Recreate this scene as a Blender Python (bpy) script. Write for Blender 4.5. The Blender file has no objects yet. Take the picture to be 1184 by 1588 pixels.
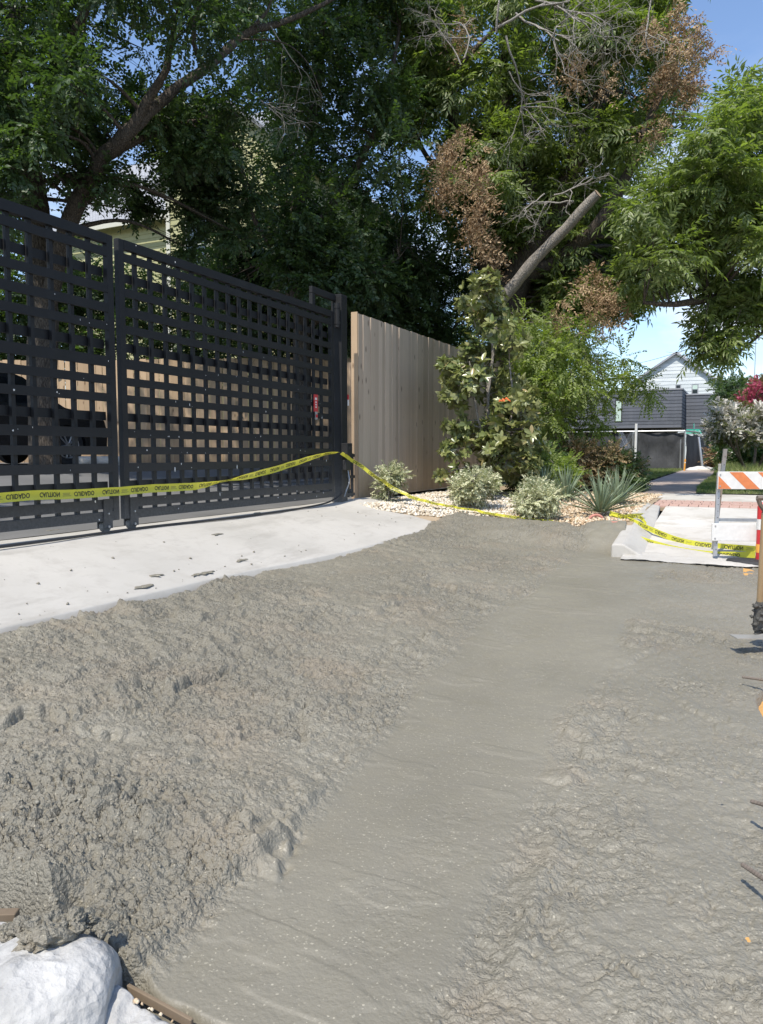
import bpy, math, random
import numpy as np
from mathutils import Vector, Matrix

random.seed(7)
rng = np.random.default_rng(7)
SC = bpy.context.scene
COL = SC.collection

# ------------------------------------------------------------------ camera
F_PX, CX, CY = 1190.0, 592.0, 794.0          # focal length and centre, in photograph pixels
PITCH = math.atan((CY - 702) / F_PX)
HEAD = math.atan((1160 - CX) / F_PX * math.cos(PITCH))
CAM_Z = 0.70
cam_d = bpy.data.cameras.new("camera")
cam = bpy.data.objects.new("camera", cam_d)
COL.objects.link(cam)
SC.camera = cam
cam.location = (0, 0, CAM_Z)
cam.rotation_euler = (math.pi / 2 - PITCH, 0, HEAD)
cam_d.sensor_fit = 'HORIZONTAL'
cam_d.sensor_width = 36
cam_d.lens = 36 * F_PX / 1184
cam_d.clip_start = 0.05
cam_d.clip_end = 3000

# ------------------------------------------------------------------ light
SUN_EL, SUN_DIR = math.radians(57), Vector((-0.05, -1.0, 0)).normalized()
sun_vec = Vector((SUN_DIR.x * math.cos(SUN_EL), SUN_DIR.y * math.cos(SUN_EL), math.sin(SUN_EL)))
sl = bpy.data.lights.new("sun", 'SUN')
sl.energy = 3.7
sl.angle = math.radians(0.55)
sl.color = (1.0, 0.94, 0.84)
sun = bpy.data.objects.new("sun", sl)
COL.objects.link(sun)
sun.rotation_euler = sun_vec.to_track_quat('Z', 'Y').to_euler()

world = bpy.data.worlds.new("World")
SC.world = world
world.use_nodes = True
wn, wl = world.node_tree.nodes, world.node_tree.links
wn.clear()
w_out = wn.new('ShaderNodeOutputWorld')
w_bg = wn.new('ShaderNodeBackground')
sky = wn.new('ShaderNodeTexSky')
sky.sky_type = 'NISHITA'
sky.sun_disc = False
sky.sun_elevation = SUN_EL
sky.sun_rotation = math.atan2(SUN_DIR.x, SUN_DIR.y)
sky.air_density = 1.0
sky.dust_density = 0.6
sky.ozone_density = 2.0
w_bg.inputs['Strength'].default_value = 0.15
# thin summer clouds, low over the horizon
tc = wn.new('ShaderNodeTexCoord')
mp = wn.new('ShaderNodeMapping'); mp.inputs['Scale'].default_value = (1.0, 1.0, 2.6)
nz = wn.new('ShaderNodeTexNoise'); nz.inputs['Scale'].default_value = 3.4; nz.inputs['Detail'].default_value = 7; nz.inputs['Roughness'].default_value = 0.58
cr = wn.new('ShaderNodeValToRGB')
cr.color_ramp.elements[0].position = 0.47; cr.color_ramp.elements[0].color = (0, 0, 0, 1)
cr.color_ramp.elements[1].position = 0.66; cr.color_ramp.elements[1].color = (1, 1, 1, 1)
sp = wn.new('ShaderNodeSeparateXYZ')
mr = wn.new('ShaderNodeMapRange'); mr.inputs['From Min'].default_value = 0.20; mr.inputs['From Max'].default_value = 0.42
mr.inputs['To Min'].default_value = 0.9; mr.inputs['To Max'].default_value = 0.06
mul = wn.new('ShaderNodeMath'); mul.operation = 'MULTIPLY'
mx = wn.new('ShaderNodeMixRGB'); mx.inputs['Color2'].default_value = (5.6, 5.8, 6.1, 1)
gain = wn.new('ShaderNodeMixRGB'); gain.blend_type = 'MULTIPLY'; gain.inputs['Fac'].default_value = 1; gain.inputs['Color2'].default_value = (1.03, 1.05, 1.10, 1)
wl.new(tc.outputs['Generated'], mp.inputs['Vector']); wl.new(mp.outputs['Vector'], nz.inputs['Vector'])
wl.new(nz.outputs['Fac'], cr.inputs['Fac']); wl.new(tc.outputs['Generated'], sp.inputs['Vector'])
wl.new(sp.outputs['Z'], mr.inputs['Value']); wl.new(mr.outputs['Result'], mul.inputs[0]); wl.new(cr.outputs['Color'], mul.inputs[1])
wl.new(mul.outputs[0], mx.inputs['Fac']); wl.new(sky.outputs['Color'], gain.inputs['Color1']); wl.new(gain.outputs['Color'], mx.inputs['Color1'])
wl.new(mx.outputs['Color'], w_bg.inputs['Color']); wl.new(w_bg.outputs['Background'], w_out.inputs['Surface'])

SC.view_settings.view_transform = 'Standard'
SC.view_settings.look = 'None'
SC.view_settings.exposure = 0.46
SC.view_settings.gamma = 1.0
SC.view_settings.use_curve_mapping = False
SC.render.engine = 'CYCLES'
SC.cycles.max_bounces = 6
SC.cycles.diffuse_bounces = 3
SC.cycles.glossy_bounces = 2
SC.cycles.transmission_bounces = 3
SC.cycles.transparent_max_bounces = 6
SC.cycles.use_denoising = True

# ------------------------------------------------------------------ measuring: turn photograph pixels into places
_F = np.array([-math.sin(HEAD) * math.cos(PITCH), math.cos(HEAD) * math.cos(PITCH), -math.sin(PITCH)])
_R = np.array([math.cos(HEAD), math.sin(HEAD), 0.0])
_U = np.cross(_R, _F)
_C = np.array([0, 0, CAM_Z])
def ray(px, py): return _F + (px - CX) / F_PX * _R - (py - CY) / F_PX * _U
def AZ(px, py, z): d = ray(px, py); return _C + d * (z - CAM_Z) / d[2]
def AD(px, py, t): return _C + ray(px, py) * t
def AX(px, py, x): d = ray(px, py); return _C + d * x / d[0]
def AY(px, py, y): d = ray(px, py); return _C + d * y / d[1]

# ------------------------------------------------------------------ materials
def lin(c): return tuple((v / 12.92 if v <= 0.04045 else ((v + 0.055) / 1.055) ** 2.4) for v in c)
class NT:
    def __init__(s, name):
        s.m = bpy.data.materials.new(name); s.m.use_nodes = True
        s.n, s.l = s.m.node_tree.nodes, s.m.node_tree.links
        s.b = s.n['Principled BSDF']; s.o = s.n['Material Output']
        s.tc = s.n.new('ShaderNodeTexCoord')
    def link(s, a, b): s.l.new(a, b)
    def noise(s, scale, detail=4, rough=0.55, vec=None, stretch=None, coord='Object'):
        t = s.n.new('ShaderNodeTexNoise'); t.inputs['Scale'].default_value = scale
        t.inputs['Detail'].default_value = detail; t.inputs['Roughness'].default_value = rough
        v = vec or s.tc.outputs[coord]
        if stretch:
            m = s.n.new('ShaderNodeMapping'); m.inputs['Scale'].default_value = stretch
            s.link(v, m.inputs['Vector']); v = m.outputs['Vector']
        s.link(v, t.inputs['Vector']); return t.outputs['Fac']
    def voro(s, scale, feature='F1', stretch=None, coord='Object', out='Distance'):
        t = s.n.new('ShaderNodeTexVoronoi'); t.inputs['Scale'].default_value = scale; t.feature = feature
        v = s.tc.outputs[coord]
        if stretch:
            m = s.n.new('ShaderNodeMapping'); m.inputs['Scale'].default_value = stretch
            s.link(v, m.inputs['Vector']); v = m.outputs['Vector']
        s.link(v, t.inputs['Vector']); return t.outputs[out]
    def ramp(s, fac, stops):
        r = s.n.new('ShaderNodeValToRGB'); e = r.color_ramp.elements
        while len(e) < len(stops): e.new(0.5)
        for k, (p, c) in enumerate(stops):
            e[k].position = p; e[k].color = (c if len(c) == 4 else (*c, 1)) if hasattr(c, '__len__') else (c, c, c, 1)
        s.link(fac, r.inputs['Fac']); return r.outputs['Color']
    def mix(s, fac, a, b, mode='MIX'):
        m = s.n.new('ShaderNodeMixRGB'); m.blend_type = mode
        for k, v in (('Fac', fac), ('Color1', a), ('Color2', b)):
            if isinstance(v, (int, float)): m.inputs[k].default_value = v if k == 'Fac' else (v, v, v, 1)
            elif isinstance(v, tuple): m.inputs[k].default_value = (*v, 1) if len(v) == 3 else v
            else: s.link(v, m.inputs[k])
        return m.outputs['Color']
    def math(s, op, a, b=0.0):
        m = s.n.new('ShaderNodeMath'); m.operation = op
        for k, v in enumerate((a, b)):
            if isinstance(v, (int, float)): m.inputs[k].default_value = v
            else: s.link(v, m.inputs[k])
        return m.outputs[0]
    def bump(s, h, strength=0.3, dist=0.01, normal=None):
        b = s.n.new('ShaderNodeBump'); b.inputs['Strength'].default_value = strength; b.inputs['Distance'].default_value = dist
        s.link(h, b.inputs['Height'])
        if normal: s.link(normal, b.inputs['Normal'])
        s.link(b.outputs['Normal'], s.b.inputs['Normal']); return b.outputs['Normal']
    def rnd(s):
        o = s.n.new('ShaderNodeObjectInfo'); return o.outputs['Random']
    def island(s):
        g = s.n.new('ShaderNodeNewGeometry'); o = s.n.new('ShaderNodeObjectInfo')
        return s.math('FRACT', s.math('ADD', g.outputs['Random Per Island'], o.outputs['Random']))
    def set(s, color=None, rough=None, metal=None, spec=None):
        if color is not None:
            if isinstance(color, tuple): s.b.inputs['Base Color'].default_value = (*color, 1)
            else: s.link(color, s.b.inputs['Base Color'])
        if rough is not None:
            if isinstance(rough, (int, float)): s.b.inputs['Roughness'].default_value = rough
            else: s.link(rough, s.b.inputs['Roughness'])
        if metal is not None: s.b.inputs['Metallic'].default_value = metal
        if spec is not None: s.b.inputs['Specular IOR Level'].default_value = spec
        return s.m

M = {}
def simple(name, col, rough=0.6, metal=0.0, var=0.12, scale=12, bump=0.0, spec=0.5):
    t = NT(name)
    n = t.noise(scale, 5)
    c = t.mix(n, tuple(v * (1 - var) for v in col), tuple(min(1, v * (1 + var)) for v in col))
    if bump: t.bump(t.noise(scale * 8, 4), bump, 0.004)
    M[name] = t.set(c, rough, metal, spec); return M[name]

# wet fresh concrete
t = NT('wet_concrete')
n1 = t.noise(1.1, 4); n2 = t.noise(9, 5); n3 = t.noise(95, 3)
base = t.ramp(n1, [(0.34, (0.210, 0.193, 0.150)), (0.66, (0.264, 0.243, 0.191))])
base = t.mix(t.ramp(n2, [(0.3, 0.0), (0.7, 0.5)]), base, (0.182, 0.168, 0.133))
spk = t.ramp(t.voro(210, out='Color'), [(0.86, 0), (0.93, 1)])
base = t.mix(t.math('MULTIPLY', spk, 0.45), base, (0.62, 0.57, 0.44))
tan = t.ramp(t.noise(1.7, 3, vec=None, stretch=(1, 1.3, 1)), [(0.50, 0), (0.68, 0.6)])
at0 = t.n.new('ShaderNodeAttribute'); at0.attribute_name = 'rough'
base = t.mix(t.math('MULTIPLY', tan, at0.outputs['Fac']), base, (0.27, 0.225, 0.165))
v1 = t.voro(70); v2 = t.noise(240, 3)
v3 = t.voro(135); hh = t.math('ADD', t.math('ADD', t.math('MULTIPLY', v1, -0.9), t.math('MULTIPLY', v3, -0.5)), t.math('MULTIPLY', v2, 0.6))
at = t.n.new('ShaderNodeAttribute'); at.attribute_name = 'rough'
t.bump(t.math('MULTIPLY', hh, t.math('ADD', t.math('MULTIPLY', at.outputs['Fac'], 0.85), 0.12)), 1.0, 0.008)
M['wet_concrete'] = t.set(base, t.ramp(n2, [(0.3, 0.36), (0.7, 0.62)]), spec=0.5)

t = NT('cured_concrete')                                   # the apron
n1 = t.noise(0.9, 5); n2 = t.noise(6, 6, 0.7); n3 = t.noise(60, 4)
c = t.ramp(n1, [(0.3, (0.44, 0.42, 0.38)), (0.7, (0.53, 0.505, 0.46))])
c = t.mix(t.ramp(n2, [(0.5, 0), (0.75, 0.7)]), c, (0.40, 0.375, 0.335))
c = t.mix(t.ramp(t.noise(2.3, 6, 0.7, stretch=(1.6, .5, 1)), [(0.52, 0), (0.66, 0.5)]), c, (0.33, 0.31, 0.275))
c = t.mix(t.math('MULTIPLY', t.ramp(n3, [(0.6, 0), (0.75, 1)]), 0.25), c, (0.42, 0.40, 0.37))
t.bump(n3, 0.25, 0.003)
M['cured_concrete'] = t.set(c, 0.85, spec=0.25)

t = NT('walk_concrete')
n1 = t.noise(1.3, 5); n2 = t.noise(14, 6, 0.7); n3 = t.noise(90, 3)
c = t.ramp(n1, [(0.3, (0.52, 0.50, 0.455)), (0.7, (0.64, 0.615, 0.57))])
c = t.mix(t.ramp(n2, [(0.55, 0), (0.8, 0.5)]), c, (0.38, 0.355, 0.315))
c = t.mix(t.math('MULTIPLY', t.rnd(), 0.25), c, (0.42, 0.36, 0.30))
c = t.mix(t.ramp(t.noise(2.1, 7, 0.72), [(0.48, 0), (0.64, 0.6)]), c, (0.36, 0.32, 0.26))
t.bump(n3, 0.25, 0.003)
M['walk_concrete'] = t.set(c, 0.88, spec=0.2)

t = NT('tan_path')
n1 = t.noise(1.3, 5); n2 = t.noise(14, 6, 0.7)
c = t.ramp(n1, [(0.3, (0.36, 0.29, 0.25)), (0.7, (0.44, 0.36, 0.31))])
c = t.mix(t.ramp(n2, [(0.55, 0), (0.8, 0.5)]), c, (0.27, 0.21, 0.18))
c = t.mix(t.math('MULTIPLY', t.rnd(), 0.35), c, (0.30, 0.25, 0.21))
M['tan_path'] = t.set(c, 0.9, spec=0.2)

t = NT('yard_concrete')
n1 = t.noise(0.8, 5); n2 = t.noise(12, 6, 0.7)
c = t.ramp(n1, [(0.3, (0.13, 0.129, 0.125)), (0.7, (0.19, 0.187, 0.18))])
c = t.mix(t.ramp(n2, [(0.55, 0), (0.8, 0.5)]), c, (0.20, 0.195, 0.185))
M['yard_concrete'] = t.set(c, 0.85, spec=0.25)

t = NT('gate_steel')
n1 = t.noise(3, 5); n2 = t.noise(40, 5, 0.65); 
c = t.ramp(n1, [(0.3, (0.008, 0.0085, 0.0095)), (0.75, (0.014, 0.0145, 0.016))])
z = t.n.new('ShaderNodeSeparateXYZ'); g = t.n.new('ShaderNodeNewGeometry'); t.link(g.outputs['Position'], z.inputs['Vector'])
pale_low = t.ramp(z.outputs['Z'], [(0.0, 0.5), (0.35, 0.13), (0.9, 0.02)])     # paler towards the bottom of the gate
c = t.mix(t.math('MULTIPLY', pale_low, t.ramp(n2, [(0.25, 0.4), (0.7, 1.0)])), c, (0.30, 0.29, 0.27))
M['gate_steel'] = t.set(c, t.ramp(n2, [(0.3, 0.5), (0.7, 0.68)]), spec=0.3)

def wood(name, a, b, dark, knots=True, rough=0.82):
    t = NT(name)
    r = t.rnd()
    vm = t.n.new('ShaderNodeVectorMath'); vm.operation = 'ADD'
    cb = t.n.new('ShaderNodeCombineXYZ'); t.link(t.math('MULTIPLY', r, 37.0), cb.inputs[0]); t.link(t.math('MULTIPLY', r, 61.0), cb.inputs[2])
    t.link(t.tc.outputs['Object'], vm.inputs[0]); t.link(cb.outputs[0], vm.inputs[1]); v = vm.outputs[0]
    grain = t.noise(16, 6, 0.62, vec=v, stretch=(4, 4, 0.22)); cloud = t.noise(1.3, 4, vec=v)
    c = t.ramp(grain, [(0.3, a), (0.7, b)])
    c = t.mix(t.ramp(grain, [(0.60, 0), (0.74, 0.65)]), c, dark)
    c = t.mix(t.math('MULTIPLY', r, 0.7), c, tuple(x * 0.62 for x in a))
    sz = t.n.new('ShaderNodeSeparateXYZ'); t.link(t.tc.outputs['Object'], sz.inputs[0]); damp = t.ramp(t.math('ADD', sz.outputs['Z'], t.math('MULTIPLY', t.noise(5, 4, vec=v), 0.5)), [(0.25, 0.55), (0.62, 0.0)])
    c = t.mix(damp, c, tuple(x * 0.5 for x in a))
    c = t.mix(t.ramp(cloud, [(0.45, 0), (0.75, 0.5)]), c, tuple(x * 0.75 for x in b))
    if knots:
        m = t.n.new('ShaderNodeMapping'); m.inputs['Scale'].default_value = (7, 7, 2.6); t.link(v, m.inputs['Vector'])
        k = t.n.new('ShaderNodeTexVoronoi'); k.inputs['Scale'].default_value = 1.0; t.link(m.outputs['Vector'], k.inputs['Vector'])
        c = t.mix(t.ramp(k.outputs['Distance'], [(0.07, 0.8), (0.15, 0)]), c, tuple(x * 0.35 for x in dark))
    t.bump(grain, 0.35, 0.003)
    M[name] = t.set(c, rough, spec=0.25)
wood('weathered_cedar', (0.55, 0.44, 0.33), (0.67, 0.55, 0.425), (0.27, 0.21, 0.155))
wood('fresh_pine', (0.50, 0.35, 0.22), (0.62, 0.46, 0.31), (0.34, 0.20, 0.11))
wood('form_wood', (0.24, 0.18, 0.12), (0.34, 0.26, 0.18), (0.2, 0.13, 0.08))
wood('shovel_wood', (0.46, 0.33, 0.19), (0.58, 0.44, 0.27), (0.28, 0.18, 0.1), knots=False, rough=0.5)

def bark(name, a, b, sc=14):
    t = NT(name)
    n = t.noise(sc, 6, 0.65, stretch=(2.2, 2.2, 0.5)); v = t.voro(sc * 1.3, 'DISTANCE_TO_EDGE', stretch=(2, 2, 0.45))
    c = t.ramp(n, [(0.3, a), (0.7, b)])
    c = t.mix(t.ramp(v, [(0.0, 0.8), (0.15, 0)]), c, tuple(x * 0.4 for x in a))
    t.bump(t.math('ADD', n, v), 0.8, 0.03)
    M[name] = t.set(c, 0.9, spec=0.15)
bark('dark_bark', (0.075, 0.062, 0.05), (0.15, 0.125, 0.10))
bark('grey_bark', (0.30, 0.265, 0.225), (0.46, 0.42, 0.365), 22)
bark('pale_twig', (0.44, 0.40, 0.35), (0.58, 0.54, 0.48), 30)
bark('myrtle_bark', (0.22, 0.17, 0.13), (0.36, 0.29, 0.23), 20)

def leafy(name, stops, under=None, rough=0.45, trans=0.35, tcol=None, spec=0.5):
    t = NT(name)
    c = t.ramp(t.island(), stops)
    c = t.mix(t.math('MULTIPLY', t.ramp(t.noise(0.55, 3, coord='Object'), [(0.35, 0), (0.65, 1)]), 0.35), c, tuple(min(1, x * 1.4) for x in stops[-1][1]))
    if under:
        g = t.n.new('ShaderNodeNewGeometry'); c = t.mix(g.outputs['Backfacing'], c, under)
    t.set(c, rough, spec=spec)
    tr = t.n.new('ShaderNodeBsdfTranslucent')
    tcx = t.mix(1.0, c, tcol or (1.6, 1.9, 0.5), 'MULTIPLY'); t.link(tcx, tr.inputs['Color'])
    ms = t.n.new('ShaderNodeMixShader'); ms.inputs['Fac'].default_value = trans
    t.link(t.b.outputs['BSDF'], ms.inputs[1]); t.link(tr.outputs['BSDF'], ms.inputs[2]); t.link(ms.outputs['Shader'], t.o.inputs['Surface'])
    M[name] = t.m
leafy('elm_leaf', [(0.0, (0.030, 0.062, 0.022)), (0.6, (0.050, 0.095, 0.030)), (1.0, (0.085, 0.135, 0.042))])
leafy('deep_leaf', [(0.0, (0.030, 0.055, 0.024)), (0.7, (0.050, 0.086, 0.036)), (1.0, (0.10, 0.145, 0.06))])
leafy('pecan_leaf', [(0.0, (0.085, 0.115, 0.040)), (0.6, (0.145, 0.185, 0.062)), (1.0, (0.235, 0.275, 0.11))], rough=0.4, trans=0.42)
leafy('lime_leaf', [(0.0, (0.125, 0.165, 0.055)), (0.6, (0.19, 0.24, 0.08)), (1.0, (0.29, 0.33, 0.13))], rough=0.45, trans=0.45)
leafy('dead_leaf', [(0.0, (0.12, 0.08, 0.045)), (0.5, (0.26, 0.175, 0.10)), (1.0, (0.50, 0.38, 0.24))], rough=0.8, trans=0.2, tcol=(1.3, 1.0, 0.8), spec=0.1)
leafy('magnolia_leaf', [(0.0, (0.09, 0.13, 0.04)), (0.6, (0.16, 0.205, 0.065)), (0.92, (0.25, 0.28, 0.11)), (1.0, (0.33, 0.25, 0.12))], under=(0.22, 0.235, 0.115), rough=0.27, trans=0.15)
leafy('cream_leaf', [(0.0, (0.10, 0.15, 0.05)), (0.35, (0.19, 0.24, 0.09)), (0.5, (0.50, 0.50, 0.30)), (1.0, (0.66, 0.65, 0.46))], rough=0.55, trans=0.25, tcol=(1.1, 1.1, 0.8))
leafy('hedge_leaf', [(0.0, (0.055, 0.080, 0.025)), (0.4, (0.11, 0.13, 0.045)), (0.6, (0.22, 0.15, 0.08)), (1.0, (0.36, 0.27, 0.16))], rough=0.7, trans=0.2, tcol=(1.2, 1.1, 0.7))
leafy('yucca_leaf', [(0.0, (0.13, 0.18, 0.105)), (1.0, (0.22, 0.27, 0.17))], rough=0.42, trans=0.08, tcol=(1.1, 1.2, 0.7))
leafy('white_petal', [(0.0, (0.66, 0.62, 0.54)), (1.0, (0.82, 0.80, 0.74))], rough=0.7, trans=0.3, tcol=(1, 1, 0.95))
leafy('pink_petal', [(0.0, (0.42, 0.08, 0.14)), (1.0, (0.62, 0.17, 0.25))], rough=0.7, trans=0.3, tcol=(1.2, 0.9, 1))
leafy('myrtle_leaf', [(0.0, (0.07, 0.10, 0.035)), (0.7, (0.12, 0.15, 0.055)), (1.0, (0.20, 0.16, 0.08))])
leafy('grass_blade', [(0.0, (0.055, 0.10, 0.025)), (0.6, (0.10, 0.165, 0.042)), (0.85, (0.17, 0.22, 0.07)), (1.0, (0.30, 0.27, 0.13))], rough=0.6, trans=0.3)
leafy('tall_grass', [(0.0, (0.14, 0.20, 0.05)), (0.7, (0.24, 0.29, 0.09)), (1.0, (0.42, 0.40, 0.20))], rough=0.6, trans=0.3)

t = NT('limestone')
c = t.ramp(t.island(), [(0.0, (0.42, 0.34, 0.24)), (0.3, (0.60, 0.52, 0.40)), (0.7, (0.70, 0.64, 0.54)), (1.0, (0.80, 0.76, 0.68))])
t.bump(t.noise(80, 4), 0.3, 0.004)
M['limestone'] = t.set(c, 0.85, spec=0.25)
t = NT('tan_gravel')
c = t.ramp(t.island(), [(0.0, (0.38, 0.26, 0.15)), (0.4, (0.55, 0.42, 0.28)), (1.0, (0.70, 0.60, 0.46))])
M['tan_gravel'] = t.set(c, 0.85, spec=0.2)

simple('soil', (0.36, 0.28, 0.19), 0.95, var=0.25, scale=8, bump=0.5)
simple('lawn_soil', (0.075, 0.085, 0.035), 0.95, var=0.3, scale=6)
simple('orange_clay', (0.56, 0.31, 0.10), 0.95, var=0.35, scale=14, bump=0.8)
simple('asphalt', (0.055, 0.055, 0.056), 0.9, var=0.25, scale=20, bump=0.5)
simple('ground_earth', (0.14, 0.13, 0.07), 0.95, var=0.3, scale=2)
simple('white_paint', (0.68, 0.675, 0.65), 0.5, var=0.16, scale=26)
simple('orange_paint', (0.62, 0.20, 0.07), 0.55, var=0.22, scale=26)
simple('galvanized', (0.48, 0.49, 0.50), 0.42, 0.75, var=0.2, scale=25)
simple('black_rubber', (0.028, 0.028, 0.030), 0.7, var=0.3, scale=14)
simple('tape_black', (0.025, 0.024, 0.02), 0.6, var=0.1)
simple('tape_smudge', (0.30, 0.29, 0.06), 0.6, var=0.1)
simple('red_paint', (0.52, 0.03, 0.035), 0.45, var=0.1)
simple('safety_orange', (0.75, 0.16, 0.04), 0.5, var=0.08)
simple('gold_orange', (0.78, 0.36, 0.06), 0.6, var=0.08)
simple('rust_steel', (0.20, 0.165, 0.135), 0.75, 0.3, var=0.4, scale=40)
simple('muddy_steel', (0.19, 0.185, 0.17), 0.75, 0.1, var=0.4, scale=30, bump=0.4)
simple('dark_mud', (0.10, 0.097, 0.088), 0.85, var=0.4, scale=40, bump=1.0)
simple('blade_steel', (0.36, 0.35, 0.32), 0.5, 0.3, var=0.2, scale=12)
simple('car_paint', (0.012, 0.013, 0.016), 0.25, 0.0, var=0.2, spec=0.6)
simple('car_glass', (0.01, 0.012, 0.016), 0.08, var=0.0, spec=0.8)
simple('alloy', (0.45, 0.46, 0.48), 0.35, 0.8, var=0.1)
simple('car_trim', (0.02, 0.02, 0.021), 0.6, var=0.1)
simple('lamp_glass', (0.35, 0.36, 0.38), 0.15, var=0.1)
simple('window_glass', (0.035, 0.045, 0.05), 0.08, var=0.1, spec=0.8)
simple('pale_window', (0.50, 0.62, 0.54), 0.3, var=0.12, scale=3)
simple('terracotta', (0.50, 0.22, 0.17), 0.85, var=0.2, scale=18)
simple('red_paver', (0.50, 0.33, 0.27), 0.85, var=0.14, scale=30, bump=0.3)
simple('grey_roof_edge', (0.30, 0.31, 0.33), 0.7, var=0.1)
simple('yellow_trim', (0.55, 0.54, 0.45), 0.7, var=0.1)
simple('sign_green', (0.03, 0.42, 0.30), 0.5, var=0.05)
simple('block_grey', (0.40, 0.39, 0.37), 0.9, var=0.1, scale=12)
simple('bag_white', (0.66, 0.64, 0.60), 0.8, var=0.1, scale=8)
simple('cable_black', (0.03, 0.031, 0.034), 0.55, var=0.1)
simple('stone_grey', (0.30, 0.27, 0.24), 0.85, var=0.25, scale=20, bump=0.4)
t = NT('plank_yellow'); c = t.mix(t.rnd(), (0.34, 0.33, 0.16), (0.45, 0.43, 0.23)); c = t.mix(t.ramp(t.noise(7, 5), [(0.5, 0), (0.75, 0.5)]), c, (0.25, 0.24, 0.13)); M['plank_yellow'] = t.set(c, 0.7)
t = NT('plank_white'); c = t.mix(t.rnd(), (0.52, 0.56, 0.56), (0.68, 0.71, 0.71)); c = t.mix(t.ramp(t.noise(1.2, 5, stretch=(1, 1, 4)), [(0.4, 0), (0.7, 0.5)]), c, (0.44, 0.49, 0.50)); M['plank_white'] = t.set(c, 0.7)
t = NT('plank_charcoal'); c = t.mix(t.rnd(), (0.105, 0.115, 0.135), (0.145, 0.155, 0.180)); c = t.mix(t.ramp(t.noise(2.4, 6, 0.7), [(0.45, 0), (0.75, 0.5)]), c, (0.19, 0.20, 0.225)); M['plank_charcoal'] = t.set(c, 0.75, spec=0.3)
t = NT('roof_shingle'); 
br = t.n.new('ShaderNodeTexBrick'); br.inputs['Scale'].default_value = 3.5; br.inputs['Color1'].default_value = (0.30, 0.31, 0.33, 1); br.inputs['Color2'].default_value = (0.40, 0.41, 0.43, 1); br.inputs['Mortar'].default_value = (0.16, 0.165, 0.175, 1); br.inputs['Mortar Size'].default_value = 0.03
t.link(t.tc.outputs['Object'], br.inputs['Vector']); M['roof_shingle'] = t.set(br.outputs['Color'], 0.9)
t = NT('screen_cloth')
c = t.mix(t.ramp(t.noise(1.6, 5, stretch=(1, 1, 0.7)), [(0.35, 0), (0.7, 1)]), (0.040, 0.042, 0.046), (0.085, 0.088, 0.093))
t.bump(t.noise(2.5, 4, stretch=(3, 3, 0.6)), 0.6, 0.08)
M['screen_cloth'] = t.set(c, 0.8, spec=0.3)
t = NT('tape_yellow')
c = t.mix(t.noise(9, 3), (0.60, 0.58, 0.05), (0.72, 0.70, 0.08)); t.set(c, 0.35, spec=0.5)
tr = t.n.new('ShaderNodeBsdfTranslucent'); tr.inputs['Color'].default_value = (0.75, 0.72, 0.08, 1)
ms = t.n.new('ShaderNodeMixShader'); ms.inputs['Fac'].default_value = 0.3
t.link(t.b.outputs['BSDF'], ms.inputs[1]); t.link(tr.outputs['BSDF'], ms.inputs[2]); t.link(ms.outputs['Shader'], t.o.inputs['Surface'])
M['tape_yellow'] = t.m
t = NT('white_slurry')
n = t.noise(7, 6, 0.62); c = t.ramp(n, [(0.3, (0.33, 0.325, 0.31)), (0.6, (0.49, 0.482, 0.46))])
c = t.mix(t.ramp(t.noise(3.1, 4), [(0.55, 0), (0.72, 0.55)]), c, (0.60, 0.56, 0.47))
c = t.mix(t.ramp(t.noise(30, 4), [(0.66, 0), (0.72, 0.7)]), c, (0.32, 0.32, 0.32))
t.bump(t.math('ADD', t.math('ADD', t.noise(45, 5), t.math('MULTIPLY', t.noise(10, 4), 2.0)), t.math('MULTIPLY', t.voro(38), 0.8)), 0.8, 0.009)
M['white_slurry'] = t.set(c, 0.75, spec=0.3)

# ------------------------------------------------------------------ object helpers
def link_obj(name, me, mat=None, parent=None, loc=None, rotz=None):
    o = bpy.data.objects.new(name, me); COL.objects.link(o)
    if me is not None and mat is not None and not me.materials: me.materials.append(mat)
    if parent is not None: o.parent = parent
    if loc is not None: o.location = loc
    if rotz is not None: o.rotation_euler[2] = rotz
    return o
def tag(o, label=None, cat=None, group=None, kind=None):
    if label: o['label'] = label
    if cat: o['category'] = cat
    if group: o['group'] = group
    if kind: o['kind'] = kind
    return o
def thing(name, label, cat, loc=(0, 0, 0), rotz=0.0, group=None):
    o = bpy.data.objects.new(name, None); COL.objects.link(o); o.empty_display_size = 0.2
    o.location = loc; o.rotation_euler[2] = rotz
    return tag(o, label, cat, group)
def np_mesh(name, V, T, mat=None, smooth=False, mats=None, midx=None):
    V = np.asarray(V, np.float32); T = np.asarray(T, np.int32); n = T.shape[1]
    me = bpy.data.meshes.new(name)
    me.vertices.add(len(V)); me.vertices.foreach_set('co', V.ravel())
    me.loops.add(T.size); me.loops.foreach_set('vertex_index', T.ravel())
    me.polygons.add(len(T)); me.polygons.foreach_set('loop_start', np.arange(0, T.size, n, dtype=np.int32))
    me.polygons.foreach_set('loop_total', np.full(len(T), n, np.int32))
    if mats:
        for m in mats: me.materials.append(m)
        me.polygons.foreach_set('material_index', np.asarray(midx, np.int32))
    elif mat: me.materials.append(mat)
    me.update(calc_edges=True)
    if smooth: me.polygons.foreach_set('use_smooth', np.ones(len(T), bool))
    return me
def poly_mesh(name, V, Fs, mat=None, smooth=False):
    me = bpy.data.meshes.new(name); me.from_pydata([tuple(map(float, v)) for v in V], [], [tuple(map(int, f)) for f in Fs]); me.update()
    if mat: me.materials.append(mat)
    if smooth: me.polygons.foreach_set('use_smooth', np.ones(len(me.polygons), bool))
    return me
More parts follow.
